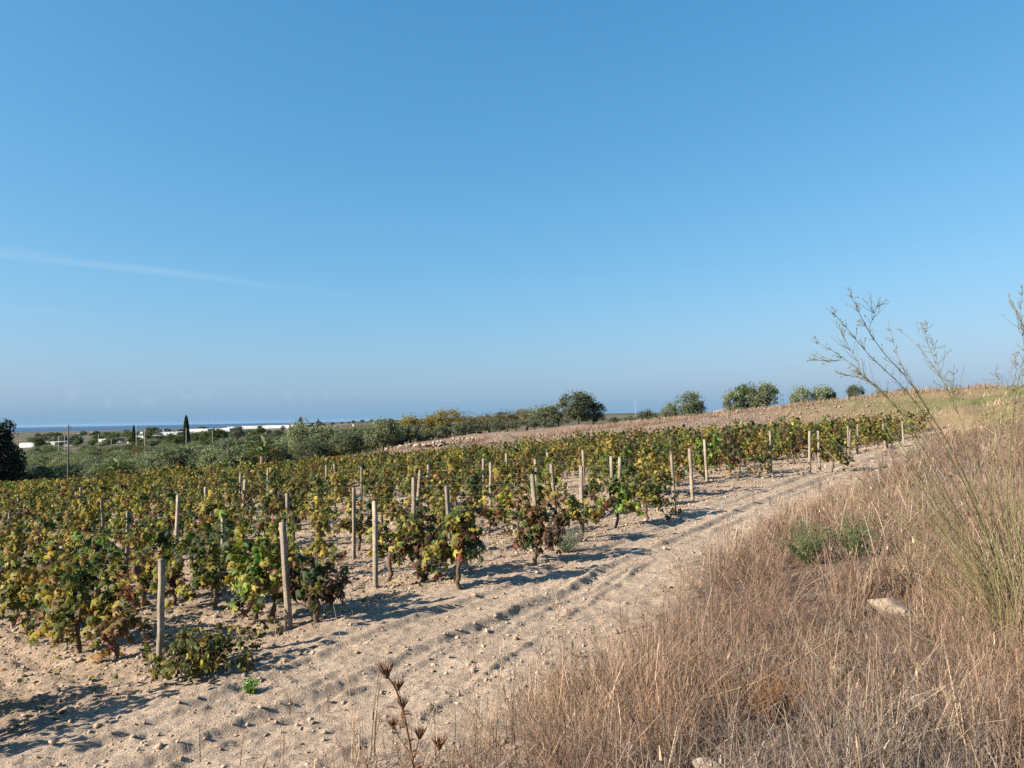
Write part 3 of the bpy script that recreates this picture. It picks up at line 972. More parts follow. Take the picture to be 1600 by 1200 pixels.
# ------------------------------------------------------------------ dry grass
def blades(g, base, L, az, lean, curve, width, col, seg=3, taper=.35, rise=None):
    n = len(base)
    t = np.linspace(0, 1, seg + 1)
    hd = np.stack([np.cos(az), np.sin(az), np.zeros(n)], -1)
    hor = (lean[:, None] * t + curve[:, None] * t ** 2) * L[:, None]
    ver = L[:, None] * (t - .35 * np.minimum(1, (lean + curve) ** 2)[:, None] * t ** 2)
    if rise is not None: ver = ver * rise[:, None]
    P = base[:, None] + hd[:, None] * hor[..., None]
    P[..., 2] += ver
    fa = rng.uniform(0, math.pi, n)
    side = np.stack([np.cos(fa), np.sin(fa), np.zeros(n)], -1)[:, None] * (width[:, None] * .5 * (1 - (1 - taper) * t))[..., None]
    V = np.stack([P - side, P + side], 2).reshape(n, -1, 3)
    k = 2 * (seg + 1)
    q = np.array([[2 * i, 2 * i + 1, 2 * i + 3, 2 * i + 2] for i in range(seg)])
    faces = (np.arange(n)[:, None, None] * k + q[None]).reshape(-1, 4)
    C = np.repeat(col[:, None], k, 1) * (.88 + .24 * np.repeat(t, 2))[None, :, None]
    g.add(V.reshape(-1, 3), faces, C.reshape(-1, 3))
    return P


STRAW = np.array([[.27, .19, .13], [.19, .125, .092], [.33, .25, .18], [.15, .095, .072], [.225, .155, .112], [.185, .135, .108], [.12, .078, .06], [.38, .31, .235]])


def straw_colour(n, p=None):
    c = STRAW[rng.choice(len(STRAW), n, p=p)]
    return c * (1 + rng.normal(0, .15, (n, 1)))


def patchy(col, x, y):
    """stands of different weeds: greyer, redder and golden patches"""
    a = vnoise(x * .62 + 3, y * .62, 251)[:, None]; b = vnoise(x * .85, y * .85 + 9, 253)[:, None]; v = vnoise(x * 1.7, y * 1.7, 257)[:, None]
    grey = sstep(.55, .85, a); red = sstep(.5, .8, b) * (1 - grey)
    lum = col.mean(1, keepdims=True)
    col = col * (1 - .6 * grey) + lum * np.array([1.02, .98, .92]) * .6 * grey
    col = col * (1 - .55 * red) + lum * np.array([1.35, .92, .70]) * .85 * .55 * red
    return col * (.72 + .56 * v)


CLEAR = [(*hit(px, py)[:2], r) for px, py, r in ((1392, 965, .2), (1312, 1062, .1), (1222, 1075, .07), (1212, 1130, .2), (1440, 1110, .12), (1112, 1215, .13), (1262, 885, .28), (1335, 872, .26))]

TUFT = hit(610, 1235)[:2]


def grass_mask(x, y):
    s, q = sq(x, y)
    n = vnoise(x * 1.1, y * 1.1, 201) * .9 - .35
    m = sstep(-.15, .95, q - q_grass(s) + n * .8)
    m = np.maximum(m, (.42) * sstep(.75, .15, np.hypot(x - TUFT[0], y - TUFT[1])))
    for (cx, cy, cr) in CLEAR:                    # trodden or bare spots round stones and shrubs
        k = np.clip((x * cx + y * cy) / (cx * cx + cy * cy), .84, 1.0)
        m = m * (.12 + .88 * sstep(cr * .7, cr * 1.25, np.hypot(x - cx * k, y - cy * k)))
    return m


def dry_grass():
    g = Geo()
    DEAD = np.array([[.155, .085, .058], [.125, .07, .05], [.19, .115, .078], [.165, .105, .08], [.22, .145, .095]])
    # thatch: short curled and fallen straw over the soil
    for (n, r0, r1, L0, w0, a0, a1) in ((52000, 2.4, 7.5, .17, .0042, -16, 42), (36000, 7.5, 17, .24, .0075, 0, 41), (22000, 17, 46, .3, .015, 10, 41)):
        x, y = polar_points(n, r0, r1, a0, a1, 1.5)
        m = grass_mask(x, y)
        ok = rng.random(n) < m * np.clip(.25 + 1.1 * vnoise(x * 1.3, y * 1.3, 205), 0, 1)
        x, y = x[ok], y[ok]; n = len(x)
        tone = vnoise(x * .75, y * .75, 219)[:, None]
        col = straw_colour(n) * (1 - .5 * tone) + np.array([.17, .135, .11]) * .5 * tone
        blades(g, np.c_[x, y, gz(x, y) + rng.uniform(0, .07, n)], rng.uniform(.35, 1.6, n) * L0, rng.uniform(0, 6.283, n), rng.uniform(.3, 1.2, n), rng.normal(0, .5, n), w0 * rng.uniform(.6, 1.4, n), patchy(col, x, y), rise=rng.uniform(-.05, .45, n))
    # dead weeds: a few stems from one root, each forking into branchlets
    for (n, r0, r1, w0, hs, a0, a1) in ((1900, 2.4, 7.5, .0044, 1.1, -22, 42), (2600, 7.5, 17, .0075, 1.25, -2, 41), (2000, 17, 46, .015, 1.4, 10, 41)):
        x, y = polar_points(n, r0, r1, a0, a1, 1.5)
        m = grass_mask(x, y)
        s_, q_ = sq(x, y)
        fringe = .55 * sstep(-1.1, 0, q_ - q_grass(s_))
        ok = rng.random(n) < np.maximum(m * np.clip(.15 + 1.2 * vnoise(x * .6, y * .6, 207), 0, 1), .16 * fringe)
        x, y, m = x[ok], y[ok], m[ok]; n = len(x)
        k = rng.integers(3, 8, n)
        idx = np.repeat(np.arange(n), k); N_ = len(idx)
        hgt = (rng.uniform(.16, .5, n) * (.55 + .8 * vnoise(x * .5, y * .5, 209)) * (.55 + .45 * m) * hs)[idx]
        pc = DEAD[rng.integers(0, len(DEAD), n)] * (1 + rng.normal(0, .15, (n, 1)))
        red = sstep(.35, .75, vnoise(x * .45, y * .45, 231))[:, None]
        pc = patchy(pc * (1 - .45 * (1 - red)) + np.array([.215, .155, .105]) * .45 * (1 - red), x, y)
        c1 = pc[idx] * (1 + rng.normal(0, .1, (N_, 1)))
        b = np.c_[x[idx] + rng.normal(0, .02, N_), y[idx] + rng.normal(0, .02, N_), gz(x, y)[idx] - .01]
        wd = np.full(N_, w0) * rng.uniform(.8, 1.3, N_)
        L1 = hgt * rng.uniform(.6, 1.1, N_)
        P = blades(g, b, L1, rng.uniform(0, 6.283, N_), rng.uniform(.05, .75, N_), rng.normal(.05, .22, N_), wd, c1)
        for f in (.35, .5, .62, .74, .86):
            sub = np.where(rng.random(N_) < .72)[0]; M_ = len(sub)
            i0 = int(f * 3); fr = f * 3 - i0
            bb = P[sub, i0] * (1 - fr) + P[sub, i0 + 1] * fr
            P2 = blades(g, bb, L1[sub] * rng.uniform(.2, .5, M_), rng.uniform(0, 6.283, M_), rng.uniform(.3, 1.1, M_), rng.normal(-.1, .3, M_), wd[sub] * .7, c1[sub] * 1.05, seg=2)
            t3 = np.where(rng.random(M_) < .5)[0]; M3 = len(t3)
            blades(g, P2[t3, 1], L1[sub][t3] * rng.uniform(.08, .2, M3), rng.uniform(0, 6.283, M3), rng.uniform(.3, 1.2, M3), np.zeros(M3), wd[sub][t3] * .6, c1[sub][t3], seg=1)
    # long arched stalks crossing one another
    for (n, r0, r1, w0, hs, a0, a1) in ((5200, 2.4, 7.5, .0050, 1.0, -12, 42), (5200, 7.5, 17, .0085, 1.2, 0, 41), (3500, 17, 46, .016, 1.3, 10, 41)):
        x, y = polar_points(n, r0, r1, a0, a1, 1.5)
        ok = rng.random(n) < grass_mask(x, y) * np.clip(.2 + 1.2 * vnoise(x * .8, y * .8, 241), 0, 1)
        x, y = x[ok], y[ok]; n = len(x)
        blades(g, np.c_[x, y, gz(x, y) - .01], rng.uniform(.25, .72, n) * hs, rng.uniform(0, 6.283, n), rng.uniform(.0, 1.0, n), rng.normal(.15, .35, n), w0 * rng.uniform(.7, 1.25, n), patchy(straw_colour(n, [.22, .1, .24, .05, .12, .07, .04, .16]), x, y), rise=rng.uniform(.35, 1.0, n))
    # upright straw in uneven bunches
    for (n, r0, r1, w0, a0, a1) in ((900, 2.4, 7.5, .0046, -14, 42), (1200, 7.5, 17, .0075, 0, 41), (1200, 17, 46, .015, 10, 41)):
        x, y = polar_points(n, r0, r1, a0, a1, 1.5)
        m = grass_mask(x, y)
        ok = rng.random(n) < m * sstep(.3, .75, vnoise(x * .55 + 7, y * .55, 213))
        x, y = x[ok], y[ok]; n = len(x)
        k = rng.integers(6, 26, n)
        idx = np.repeat(np.arange(n), k); N_ = len(idx)
        L1 = (rng.uniform(.18, .55, n))[idx] * rng.uniform(.5, 1.15, N_)
        az0 = rng.uniform(0, 6.283, n)[idx]; le0 = np.abs(rng.normal(0, .3, n))[idx]
        c1 = straw_colour(n, [.22, .12, .2, .06, .16, .1, .04, .10])[idx] * (1 + rng.normal(0, .14, (N_, 1)))
        bx = x[idx] + rng.normal(0, .035, N_); by = y[idx] + rng.normal(0, .035, N_)
        P = blades(g, np.c_[bx, by, gz(bx, by) - .01], L1, np.where(rng.random(N_) < .5, az0, rng.uniform(0, 6.283, N_)), le0 + np.abs(rng.normal(.05, .16, N_)), rng.normal(.1, .28, N_), w0 * rng.uniform(.6, 1.3, N_), c1)
        hd = np.where(rng.random(N_) < .16)[0]; m2 = len(hd)
        blades(g, P[hd, -1] - [0, 0, .01], .045 * rng.uniform(.6, 1.6, m2), rng.uniform(0, 6.28, m2), rng.uniform(0, .5, m2), np.zeros(m2), np.full(m2, w0 * 2.6), c1[hd] * 1.05, seg=2, taper=.2)
    # sparse tall stalks by the track and in front of the lens, at places seen in the photograph
    for (px, py, h) in ((563, 1190, .95), (578, 1190, .62), (300, 1195, .35), (460, 1120, .22), (515, 1115, .26), (590, 1180, .5), (735, 1040, .30), (762, 1010, .30), (862, 945, .26), (833, 935, .2), (880, 1090, .48), (1130, 900, .75), (1265, 800, .7), (1178, 790, .95), (1080, 880, .5), (690, 1190, .4), (545, 1195, .42), (745, 1190, .5), (800, 1195, .6), (440, 1195, .3), (380, 1190, .22), (1445, 830, .8), (1420, 820, .7)):
        x, y, z = hit(px, py)
        n = 3
        blades(g, np.c_[x + rng.normal(0, .03, n), y + rng.normal(0, .03, n), np.full(n, z)], h * rng.uniform(.75, 1.05, n), rng.uniform(0, 6.28, n), rng.uniform(0, .12, n), rng.uniform(-.05, .15, n), np.full(n, .0042) * (1 + y / 12), straw_colour(n) * 1.1)
    print("grass quads", sum(len(a) for a in g.f[4]))
    tag(g.obj("dry_grass", M_straw), "tangle of dry brown grass and dead weeds on the bank", None, None, "stuff")

    # verge of straw along the far edge of the ploughed field, and the rough slope on the right
    g = Geo()
    n = 15000
    x = rng.uniform(-26, 52, n)
    y = 76 + .10 * np.maximum(x, 0) + rng.normal(.8, .8, n) + 2.2 * (rng.random(n) < .25) * rng.random(n)
    y = np.where(x < -11, y + (-11 - x) * .35, y)
    L = rng.uniform(.15, .55, n) * (.55 + .9 * vnoise(x * .3, y * .3, 301))
    blades(g, np.c_[x, y, gz(x, y) - .03], L, rng.uniform(0, 6.28, n), np.abs(rng.normal(.1, .2, n)), rng.normal(.1, .2, n), rng.uniform(.025, .06, n), straw_colour(n, [.3, .24, .14, .08, .14, .06, .02, .02]), seg=2)
    tag(g.obj("straw_verge", M_straw), "strip of tall dry straw along the far edge of the ploughed field", None, None, "stuff")
    g = Geo()
    n = 85000
    x = rng.uniform(12, 62, n); y = rng.uniform(28, 96, n)
    s, q = sq(x, y)
    gp = vnoise(x * .16, y * .16, 311) + .35 * vnoise(x * .6, y * .6, 312)
    ok = (s > 43) & ((q > .8) | (s > 50)) & (rng.random(n) < np.maximum(.4, sstep(.05, .7, gp)) * np.where(q > 2, 1, .16))
    x, y, gp = x[ok], y[ok], gp[ok]; n = len(x)
    col = np.where((rng.random(n) < sstep(.5, .9, gp))[:, None], np.array([.125, .145, .05]) * (1 + rng.normal(0, .2, (n, 1))), straw_colour(n) * [1.1, 1.15, 1.1])
    blades(g, np.c_[x, y, gz(x, y) - .03], rng.uniform(.08, .36, n), rng.uniform(0, 6.28, n), np.abs(rng.normal(.25, .3, n)), rng.normal(.1, .2, n), rng.uniform(.02, .06, n), col, seg=2)
    print("slope weeds", n)
    tag(g.obj("slope_weeds", M_green), "low green and straw weeds on the slope at the right", None, None, "stuff")


dry_grass()

# ------------------------------------------------------------------ trees
KINDCOL = {'olive': (.135, .16, .095), 'olive_dark': (.088, .108, .066), 'almond': (.175, .148, .05), 'brownish': (.125, .112, .062), 'carob': (.065, .09, .035), 'scrub': (.10, .122, .082), 'conifer': (.034, .040, .026), 'cypress': (.030, .042, .020)}


def tree_meshes(seed, kind, h=4.0, w=4.0, clumps=46, per=80, leaf=.12):
    rg = np.random.default_rng(seed)
    tr, cr = Geo(), Geo()
    bark = (.10, .082, .065)
    if kind == 'cypress':
        tr.tube([[0, 0, -.3], [0, 0, h * .5], [0, 0, h * .92]], [.18, .12, .03], 6, bark)
        n = clumps * per
        t = rg.random(n) ** .9
        rad_ = w * .5 * np.clip(1.25 * np.sqrt(np.clip(1 - t, 0, 1)) * np.minimum(1, .45 + 2.2 * t), 0, 1) * (.72 + .34 * rg.random(n)) * (1 + .18 * fbm(t * 9, rg.random(n) * 3, seed, 2))
        th = rg.uniform(0, 6.283, n)
        pos = np.c_[np.cos(th) * rad_, np.sin(th) * rad_, .35 + t * (h - .35)]
        col = np.array(KINDCOL[kind]) * (1 + rg.normal(0, .22, (n, 1)))
        leafquads(cr, pos, rg.uniform(.7, 1.3, n) * leaf, col, rg, .4, 1.6)
        return tr, cr
    th0 = h * (.22 if kind != 'scrub' else .05)
    lean = rg.normal(0, .15, 2)
    top = np.array([lean[0], lean[1], th0 + .25 * h])
    tr.tube(np.array([[0, 0, -.3], [lean[0] * .3, lean[1] * .3, th0 * .6], [lean[0] * .7, lean[1] * .7, th0], top]), np.array([.075, .06, .05, .035]) * h * .62, 7, bark)
    cen = np.array([0, 0, h * .54]); R_ = np.array([w * .5, w * .5, h * .47])
    if kind == 'scrub': cen[2] = h * .48; R_[2] = h * .5
    if kind == 'conifer': cen[2] = h * .50; R_[2] = h * .50
    c = []
    while len(c) < clumps:
        v = unit(rg.normal(0, 1, 3)) * rg.uniform(.45, 1.0) ** .6
        if v[2] < -.75: continue
        if kind == 'conifer': v[:2] *= np.clip(1.15 - .55 * (v[2] + 1) / 2 - .1, .3, 1.1)
        c.append(v)
    c = np.array(c)
    lob = 1 + .22 * fbm(c[:, 0] * 2.2 + seed, c[:, 2] * 2.2 + c[:, 1] * 2, seed % 50, 2)
    C = cen + c * R_ * .86 * lob[:, None]
    for p in C[:: max(1, clumps // 9)]:
        mid = top * .5 + p * .5 + rg.normal(0, .06 * h, 3) * [1, 1, .3]
        tr.tube(np.array([top * .9, mid, p]), np.array([.032, .02, .008]) * h * .55, 5, bark)
    base = np.array(KINDCOL[kind])
    for p in C:
        r = rg.uniform(.16, .30) * w * .5 * (1.1 if kind != 'conifer' else .9)
        m = int(per * rg.uniform(.6, 1.4))
        d = unit(rg.normal(0, 1, (m, 3))) * (rg.random((m, 1)) ** .45) * r * [1.1, 1.1, .85]
        tone = 1 + rg.normal(0, .20)
        col = base * tone * (1 + rg.normal(0, .20, (m, 1))) * (1 + rg.normal(0, .05, (m, 3)))
        leafquads(cr, p + d, rg.uniform(.7, 1.4, m) * leaf, np.clip(col, .004, 1), rg, .45)
    # stray sprigs that break the outline
    m = clumps * 7 if kind != 'conifer' else 1
    v = unit(rg.normal(0, 1, (m, 3)) + [0, 0, .5]) * R_ * rg.uniform(.9, 1.16, (m, 1)) + cen
    leafquads(cr, v, rg.uniform(.6, 1.3, m) * leaf, base * (1 + rg.normal(0, .2, (m, 1))), rg, .4, .8)
    return tr, cr


TREE = {}
for kind, nvar, h, w, cl, per, lf in (('olive', 6, 4.0, 4.2, 50, 85, .12), ('olive_dark', 3, 4.0, 4.2, 50, 85, .12), ('almond', 3, 4.0, 4.2, 48, 80, .10), ('brownish', 3, 4.0, 4.0, 44, 62, .10), ('carob', 2, 4.0, 4.2, 50, 85, .13), ('scrub', 4, 2.0, 2.4, 34, 60, .09), ('conifer', 1, 11.0, 9.5, 130, 170, .20), ('cypress', 2, 10.0, 2.2, 40, 90, .20)):
    TREE[kind] = []
    for i in range(nvar):
        a, b = tree_meshes(3000 + 17 * i + len(kind) * 101, kind, h, w, cl, per, lf)
        TREE[kind].append((a.mesh("trunk", M_trunk, True), b.mesh("crown", M_tree), h, w))


def plant_tree(kind, x, y, h, w, label, group=None, cat="tree", name="olive_tree", z=None):
    tm, cm, h0, w0 = TREE[kind][int(rng.integers(len(TREE[kind])))]
    o = link(name, None, None, (x, y, gz1(x, y) if z is None else z), rng.uniform(0, 6.28), (w / w0, w / w0, h / h0))
    tag(o, label, cat, group)
    link("trunk", tm, o)
    c = link("crown", cm, o); c["kind"] = "stuff"
    return o


def gx(px, Y):
    d = ray(px, 655)
    return d[0] / d[1] * Y


def tree_at(kind, px, ptop, wpx, Y, label, group=None, cat="tree", name="olive_tree"):
    x = gx(px, Y); z = gz1(x, Y)
    h = max(.6, at(px, ptop, Y)[2] - z) * (1.0 if kind == 'cypress' else 1.10)
    return plant_tree(kind, x, Y, h, min(wpx * Y / F, 1.6 * h), label, group, cat, name, z - .05)


# the line of trees behind the ploughed field
LINE = [('almond', 640, 652, 44, 100, "leftmost yellow-green almond tree of the line behind the field", "almond_tree"),
        ('almond', 676, 650, 42, 103, "second yellow-green almond tree from the left behind the field", "almond_tree"),
        ('almond', 703, 642, 44, 100, "tallest yellow-green almond tree, with a twig sticking out of its top", "almond_tree"),
        ('brownish', 733, 648, 40, 104, "thin brownish tree right of the tallest almond tree", "almond_tree"),
        ('brownish', 763, 647, 36, 105, "brownish tree left of the middle of the tree line", "almond_tree"),
        ('brownish', 792, 643, 38, 104, "brownish tree in the middle of the tree line", "almond_tree"),
        ('brownish', 822, 640, 42, 103, "brownish tree two places left of the big olive tree", "almond_tree"),
        ('olive', 852, 636, 40, 101, "grey-green tree just left of the big olive tree", "olive_tree"),
        ('brownish', 872, 632, 34, 104, "brownish tree touching the big olive tree on the left", "almond_tree"),
        ('olive_dark', 903, 616, 56, 98, "big dark olive tree standing highest in the tree line", "olive_tree"),
        ('olive_dark', 927, 630, 36, 99, "lower dark olive tree at the right end of the tree line", "olive_tree")]
for k, px, pt, w, Y, lab, nm in LINE:
    tree_at(k, px, pt, w * (1.12 if k == 'olive_dark' else 1.35), Y, lab, "trees in line behind the ploughed field", name=nm)
for i, px in enumerate((622, 640, 660, 690, 716, 728, 745, 778, 806, 835, 858)):
    tree_at('scrub', px, 672 - (px - 620) * .075 - rng.uniform(0, 7), rng.uniform(24, 34), 94, "low grey-green shrub at the foot of the tree line behind the field", "shrubs under the tree line", "shrub", "shrub")
RIGHT = [('scrub', 960, 651, 30, 104, "low bush just right of the big olive tree on the skyline", "shrub"), ('scrub', 985, 650, 24, 112, "small bush on the skyline below the thin mast", "shrub"), ('scrub', 1012, 641, 30, 112, "flat bush left of the first pair of trees on the skyline", "shrub"),
         ('olive', 1046, 631, 26, 116, "small round tree left of the dense olive on the skyline", "olive_tree"), ('olive_dark', 1079, 616, 44, 112, "dense olive tree above the right part of the ploughed field", "olive_tree"),
         ('olive', 1144, 612, 30, 116, "left tree of the skyline clump of three", "olive_tree"), ('carob', 1169, 604, 38, 118, "dark green middle tree of the skyline clump of three", "carob_tree"), ('olive', 1196, 602, 46, 114, "right tree of the skyline clump of three", "olive_tree"),
         ('olive', 1252, 606, 32, 120, "left one of the two small round trees on the skyline", "olive_tree"), ('olive', 1285, 605, 34, 120, "right one of the two small round trees on the skyline", "olive_tree"), ('olive_dark', 1338, 604, 28, 116, "single small tree behind the branching plant on the skyline", "olive_tree"), ('scrub', 1377, 609, 24, 112, "low bush behind the stems of the branching plant on the skyline", "shrub"), ('scrub', 1300, 612, 16, 120, "tiny bush right of the two small round trees", "shrub"), ('scrub', 1415, 607, 26, 104, "dark low bush on the crest behind the leaning stems", "shrub")]
for k, px, pt, w, Y, lab, nm in RIGHT:
    tree_at(k, px, pt, w * 1.1, Y, lab, "trees on the skyline above the field", "shrub" if nm == "shrub" else "tree", nm)

# the olive grove below the vineyard
plant_tree('conifer', gx(-12, 128), 128, at(-12, 646, 128)[2] - gz1(gx(-12, 128), 128), 12.6, "big dark conifer at the left frame edge", None, "tree", "conifer_tree")
PALMS = []
for (px_, py_) in ((182, 741), (410, 708)):          # both stand just behind the last row of vines
    y_ = 60.0
    while sq(gx(px_, y_), y_)[0] < 51.8: y_ += .5
    PALMS.append((px_, py_, y_))
grove = []
yy = 84.0
while yy < 235:
    step = 3.9 + (yy - 84) * .03
    xx = -.70 * yy
    while xx < -.12 * yy:
        x = xx + rng.normal(0, 1.1); y = yy + rng.normal(0, 1.1)
        s, q = sq(x, y)
        px = 800 + 1200 * x / y
        if s > 53 and px < 612 and not (px > 575 and y > 112):
            near_palm = any(abs(px - p[0]) < 34 and y < p[2] + 4 for p in PALMS)
            if not near_palm and rng.random() > .10: grove.append((x, y, px))
        xx += step
    yy += step
GK = ['olive', 'olive', 'olive', 'olive_dark', 'olive', 'brownish', 'olive', 'carob']
for (x, y, px) in grove:
    sec = "left of the telegraph pole" if px < 107 else "between the telegraph pole and the left palm" if px < 182 else "between the two palms" if px < 414 else "right of the right hand palm"
    dep = "front" if y < 125 else "middle" if y < 185 else "rear"
    h = rng.uniform(3.7, 5.2) if px < 450 else rng.uniform(2.6, 3.5)
    plant_tree(GK[int(rng.integers(len(GK)))], x, y, h, h * rng.uniform(1.05, 1.45), "olive tree in the %s of the grove, %s" % (dep, sec), "olive trees of the grove below the vineyard")
print("grove", len(grove))
tree_at('olive', 472, 664, 58, 97, "tall feathery olive tree right of the right hand palm", None)
tree_at('olive', 510, 668, 66, 96, "broad rounded olive tree at the right end of the grove", None)
tree_at('carob', 560, 671, 50, 100, "leafy green tree left of the pale greenhouse sheet", None, name="carob_tree")
tree_at('carob', 590, 676, 40, 102, "low green tree in front of the pale greenhouse sheet", None, name="carob_tree")

# cypresses, far trees and poles on the plain
tree_at('cypress', 291, 649, 11, 250, "tall dark cypress rising above the sea horizon", None, name="cypress_tree")
tree_at('cypress', 209, 664, 6, 300, "small dark cypress left of the tall one", None, name="cypress_tree")
FAR = [(232, 669, 15, 400), (338, 671, 22, 330), (350, 673, 14, 335), (372, 668, 22, 330), (318, 676, 16, 310), (408, 668, 14, 420), (300, 677, 22, 290), (270, 678, 26, 270), (420, 672, 10, 400), (442, 666, 8, 520), (395, 674, 22, 300), (520, 660, 14, 600), (534, 659, 12, 620), (505, 661, 14, 600), (552, 657, 16, 640), (566, 656, 15, 640), (580, 656, 14, 650), (594, 655, 20, 660), (610, 654, 18, 660), (545, 659, 16, 600), (600, 658, 20, 600), (250, 671, 10, 900), (262, 670, 12, 1100), (90, 676, 14, 1000), (72, 678, 16, 700), (150, 674, 12, 1100), (165, 676, 20, 520), (178, 678, 22, 420), (120, 681, 22, 420), (60, 684, 20, 330), (80, 676, 12, 1300), (130, 674, 12, 1500), (198, 672, 10, 1500), (312, 669, 10, 900), (60, 677, 12, 1400), (240, 668, 22, 1300), (470, 654, 9, 330), (497, 657, 6, 330)]
for i, (px, pt, w, Y) in enumerate(FAR):
    kind = 'carob' if i % 3 else 'olive_dark'
    side = "left of the small cypress" if px < 205 else "between the two cypresses" if px < 291 else "among the white greenhouses" if px < 450 else "along the brown field on the horizon"
    tree_at(kind, px, pt, w, Y, "small distant dark tree on the plain, %s" % side, "distant trees on the plain", name="distant_tree")

for i in range(150):
    px = rng.uniform(46, 500)
    Y = rng.uniform(238, 420) if i < 80 and px < 470 else float(np.exp(rng.uniform(math.log(420 if px < 280 else 720), math.log(1900))))
    x = gx(px, Y); h = rng.uniform(3.5, 6.0) if Y > 430 else rng.uniform(2.6, 4.0)
    side = "left of the small cypress" if px < 205 else "between the two cypresses" if px < 291 else "among the white greenhouses" if px < 450 else "along the brown field on the horizon"
    plant_tree(('carob', 'olive_dark', 'olive')[int(rng.integers(3))], x, Y, h, h * rng.uniform(1.1, 2.0), "small distant dark tree on the plain, %s" % side, "distant trees on the plain", name="distant_tree")

gp = Geo(); gp.tube([[0, 0, -.3], [.01, 0, 4.5], [0, .02, 9.0]], [.13, .11, .085], 7, (.10, .085, .07))
POLEM = gp.mesh("pole", M_pole)
gp = Geo(); gp.tube([[0, 0, -.3], [0, 0, 4.5], [0, 0, 9.0]], [.14, .12, .09], 7, (.42, .385, .33))
POLEC = gp.mesh("pole", M_pole)


def pole(px, ptop, Y, mesh, label, arm=False, fat=1.0):
    x = gx(px, Y); z = gz1(x, Y)
    h = at(px, ptop, Y)[2] - z
    o = link("utility_pole", None, None, (x, Y, z), 0)
    tag(o, label, "pole", "utility poles beyond the vineyard")
    link("shaft", mesh, o, scale=(fat, fat, h / 9.0))
    if arm:
        g = Geo(); g.box((0, 0, h - .35), (.55, .05, .05), (.10, .085, .07)); arm_o = g.obj("crossarm", M_pole, o)
        for sx in (-.45, 0, .45):
            i_ = Geo(); i_.tube([[sx, 0, h - .3], [sx, 0, h - .12]], [.035, .025], 6, (.5, .5, .5)); i_.obj("insulator", M_plastic, arm_o)


pole(107, 664, 122, POLEM, "dark telegraph pole rising above the olive grove", True, 1.15)
for (px, pt, Y, lab, *ft) in ((92, 681, 235, "left one of the two thin pale stakes beside the telegraph pole"), (101, 680, 235, "right one of the two thin pale stakes beside the telegraph pole"), (154, 678, 240, "pale pole between the telegraph pole and the small cypress"), (213, 665, 230, "pale pole just right of the small cypress"), (226, 671, 230, "pale pole between the two cypresses"), (291, 669, 235, "pale pole in front of the tall cypress"), (332, 673, 240, "pale pole right of the tall cypress"), (583, 660, 170, "pale pole beside the greenhouse sheet"), (174, 686, 230, "short pale stake left of the small cypress"), (993, 625, 190, "thin pale mast on the skyline right of the big olive tree", .3), (452, 657, 480, "thin mast above the white greenhouses")):
    pole(px, pt, Y, POLEC, lab, False, ft[0] if ft else .6)


# palms
def frond_mesh(seed):
    rg = np.random.default_rng(seed)
    g = Geo()
    n = 26
    t = np.linspace(0, 1, n)
    Ln = 2.7
    spine = np.c_[Ln * (t - .10 * t ** 3), np.zeros(n), Ln * (.42 * t - .62 * t ** 2.2)]
    g.tube(spine, np.linspace(.035, .008, n), 4, (.14, .155, .06))
    for sgn in (-1, 1):
        k = np.arange(3, n)
        b = spine[k]
        m = len(k)
        ln = .52 * np.sin(np.clip(t[k], .05, .98) * math.pi) ** .5 * rg.uniform(.85, 1.1, m)
        d = unit(np.c_[np.full(m, .75), np.full(m, sgn * .9), rg.normal(.22, .1, m)])
        w = np.array([0, 0, 1.0])[None] * .026 + np.array([.03, 0, 0])
        V = np.stack([b - w, b + d * ln[:, None] * .6 - w * .8 - [0, 0, .02], b + d * ln[:, None] - [0, 0, .07], b + d * ln[:, None] * .6 + w * .8, b + w], 1)
        f4 = np.arange(m)[:, None] * 5 + np.array([0, 1, 3, 4])[None]
        col = np.array([.085, .125, .045]) * (1 + rg.normal(0, .12, (m, 1)))
        base = g.n
        g.add(V.reshape(-1, 3), f4, np.repeat(col, 5, 0))
        g.f[3].append(base + np.arange(m)[:, None] * 5 + np.array([1, 2, 3])[None])
    return g.mesh("frond", M_green)


FROND = [frond_mesh(i) for i in range(4)]
for (px, py, Y), lab, sc in zip(PALMS, ("left low palm with arching fronds at the edge of the vineyard", "right low palm with arching fronds at the edge of the vineyard"), (1.15, 1.0)):
    x = gx(px, Y); z = gz1(x, Y)
    o = link("palm_tree", None, None, (x, Y, z))
    tag(o, lab, "palm", "low palms behind the vineyard")
    zc = float(np.clip(at(px, py, Y)[2] - z, .9, 2.2))
    g = Geo(); g.tube([[0, 0, -.3], [0, 0, zc * .5], [0, 0, zc + .1]], [.30, .34, .26], 9, (.13, .10, .07)); g.obj("trunk", M_trunk, o)
    for i in range(30):
        f = link("frond", FROND[i % 4], o, (0, 0, zc), i * 2.399 + rng.normal(0, .15), sc * rng.uniform(.85, 1.1))
        f.rotation_euler.y = -rad(np.clip(76 - i * 2.9 + rng.normal(0, 5), -20, 80))

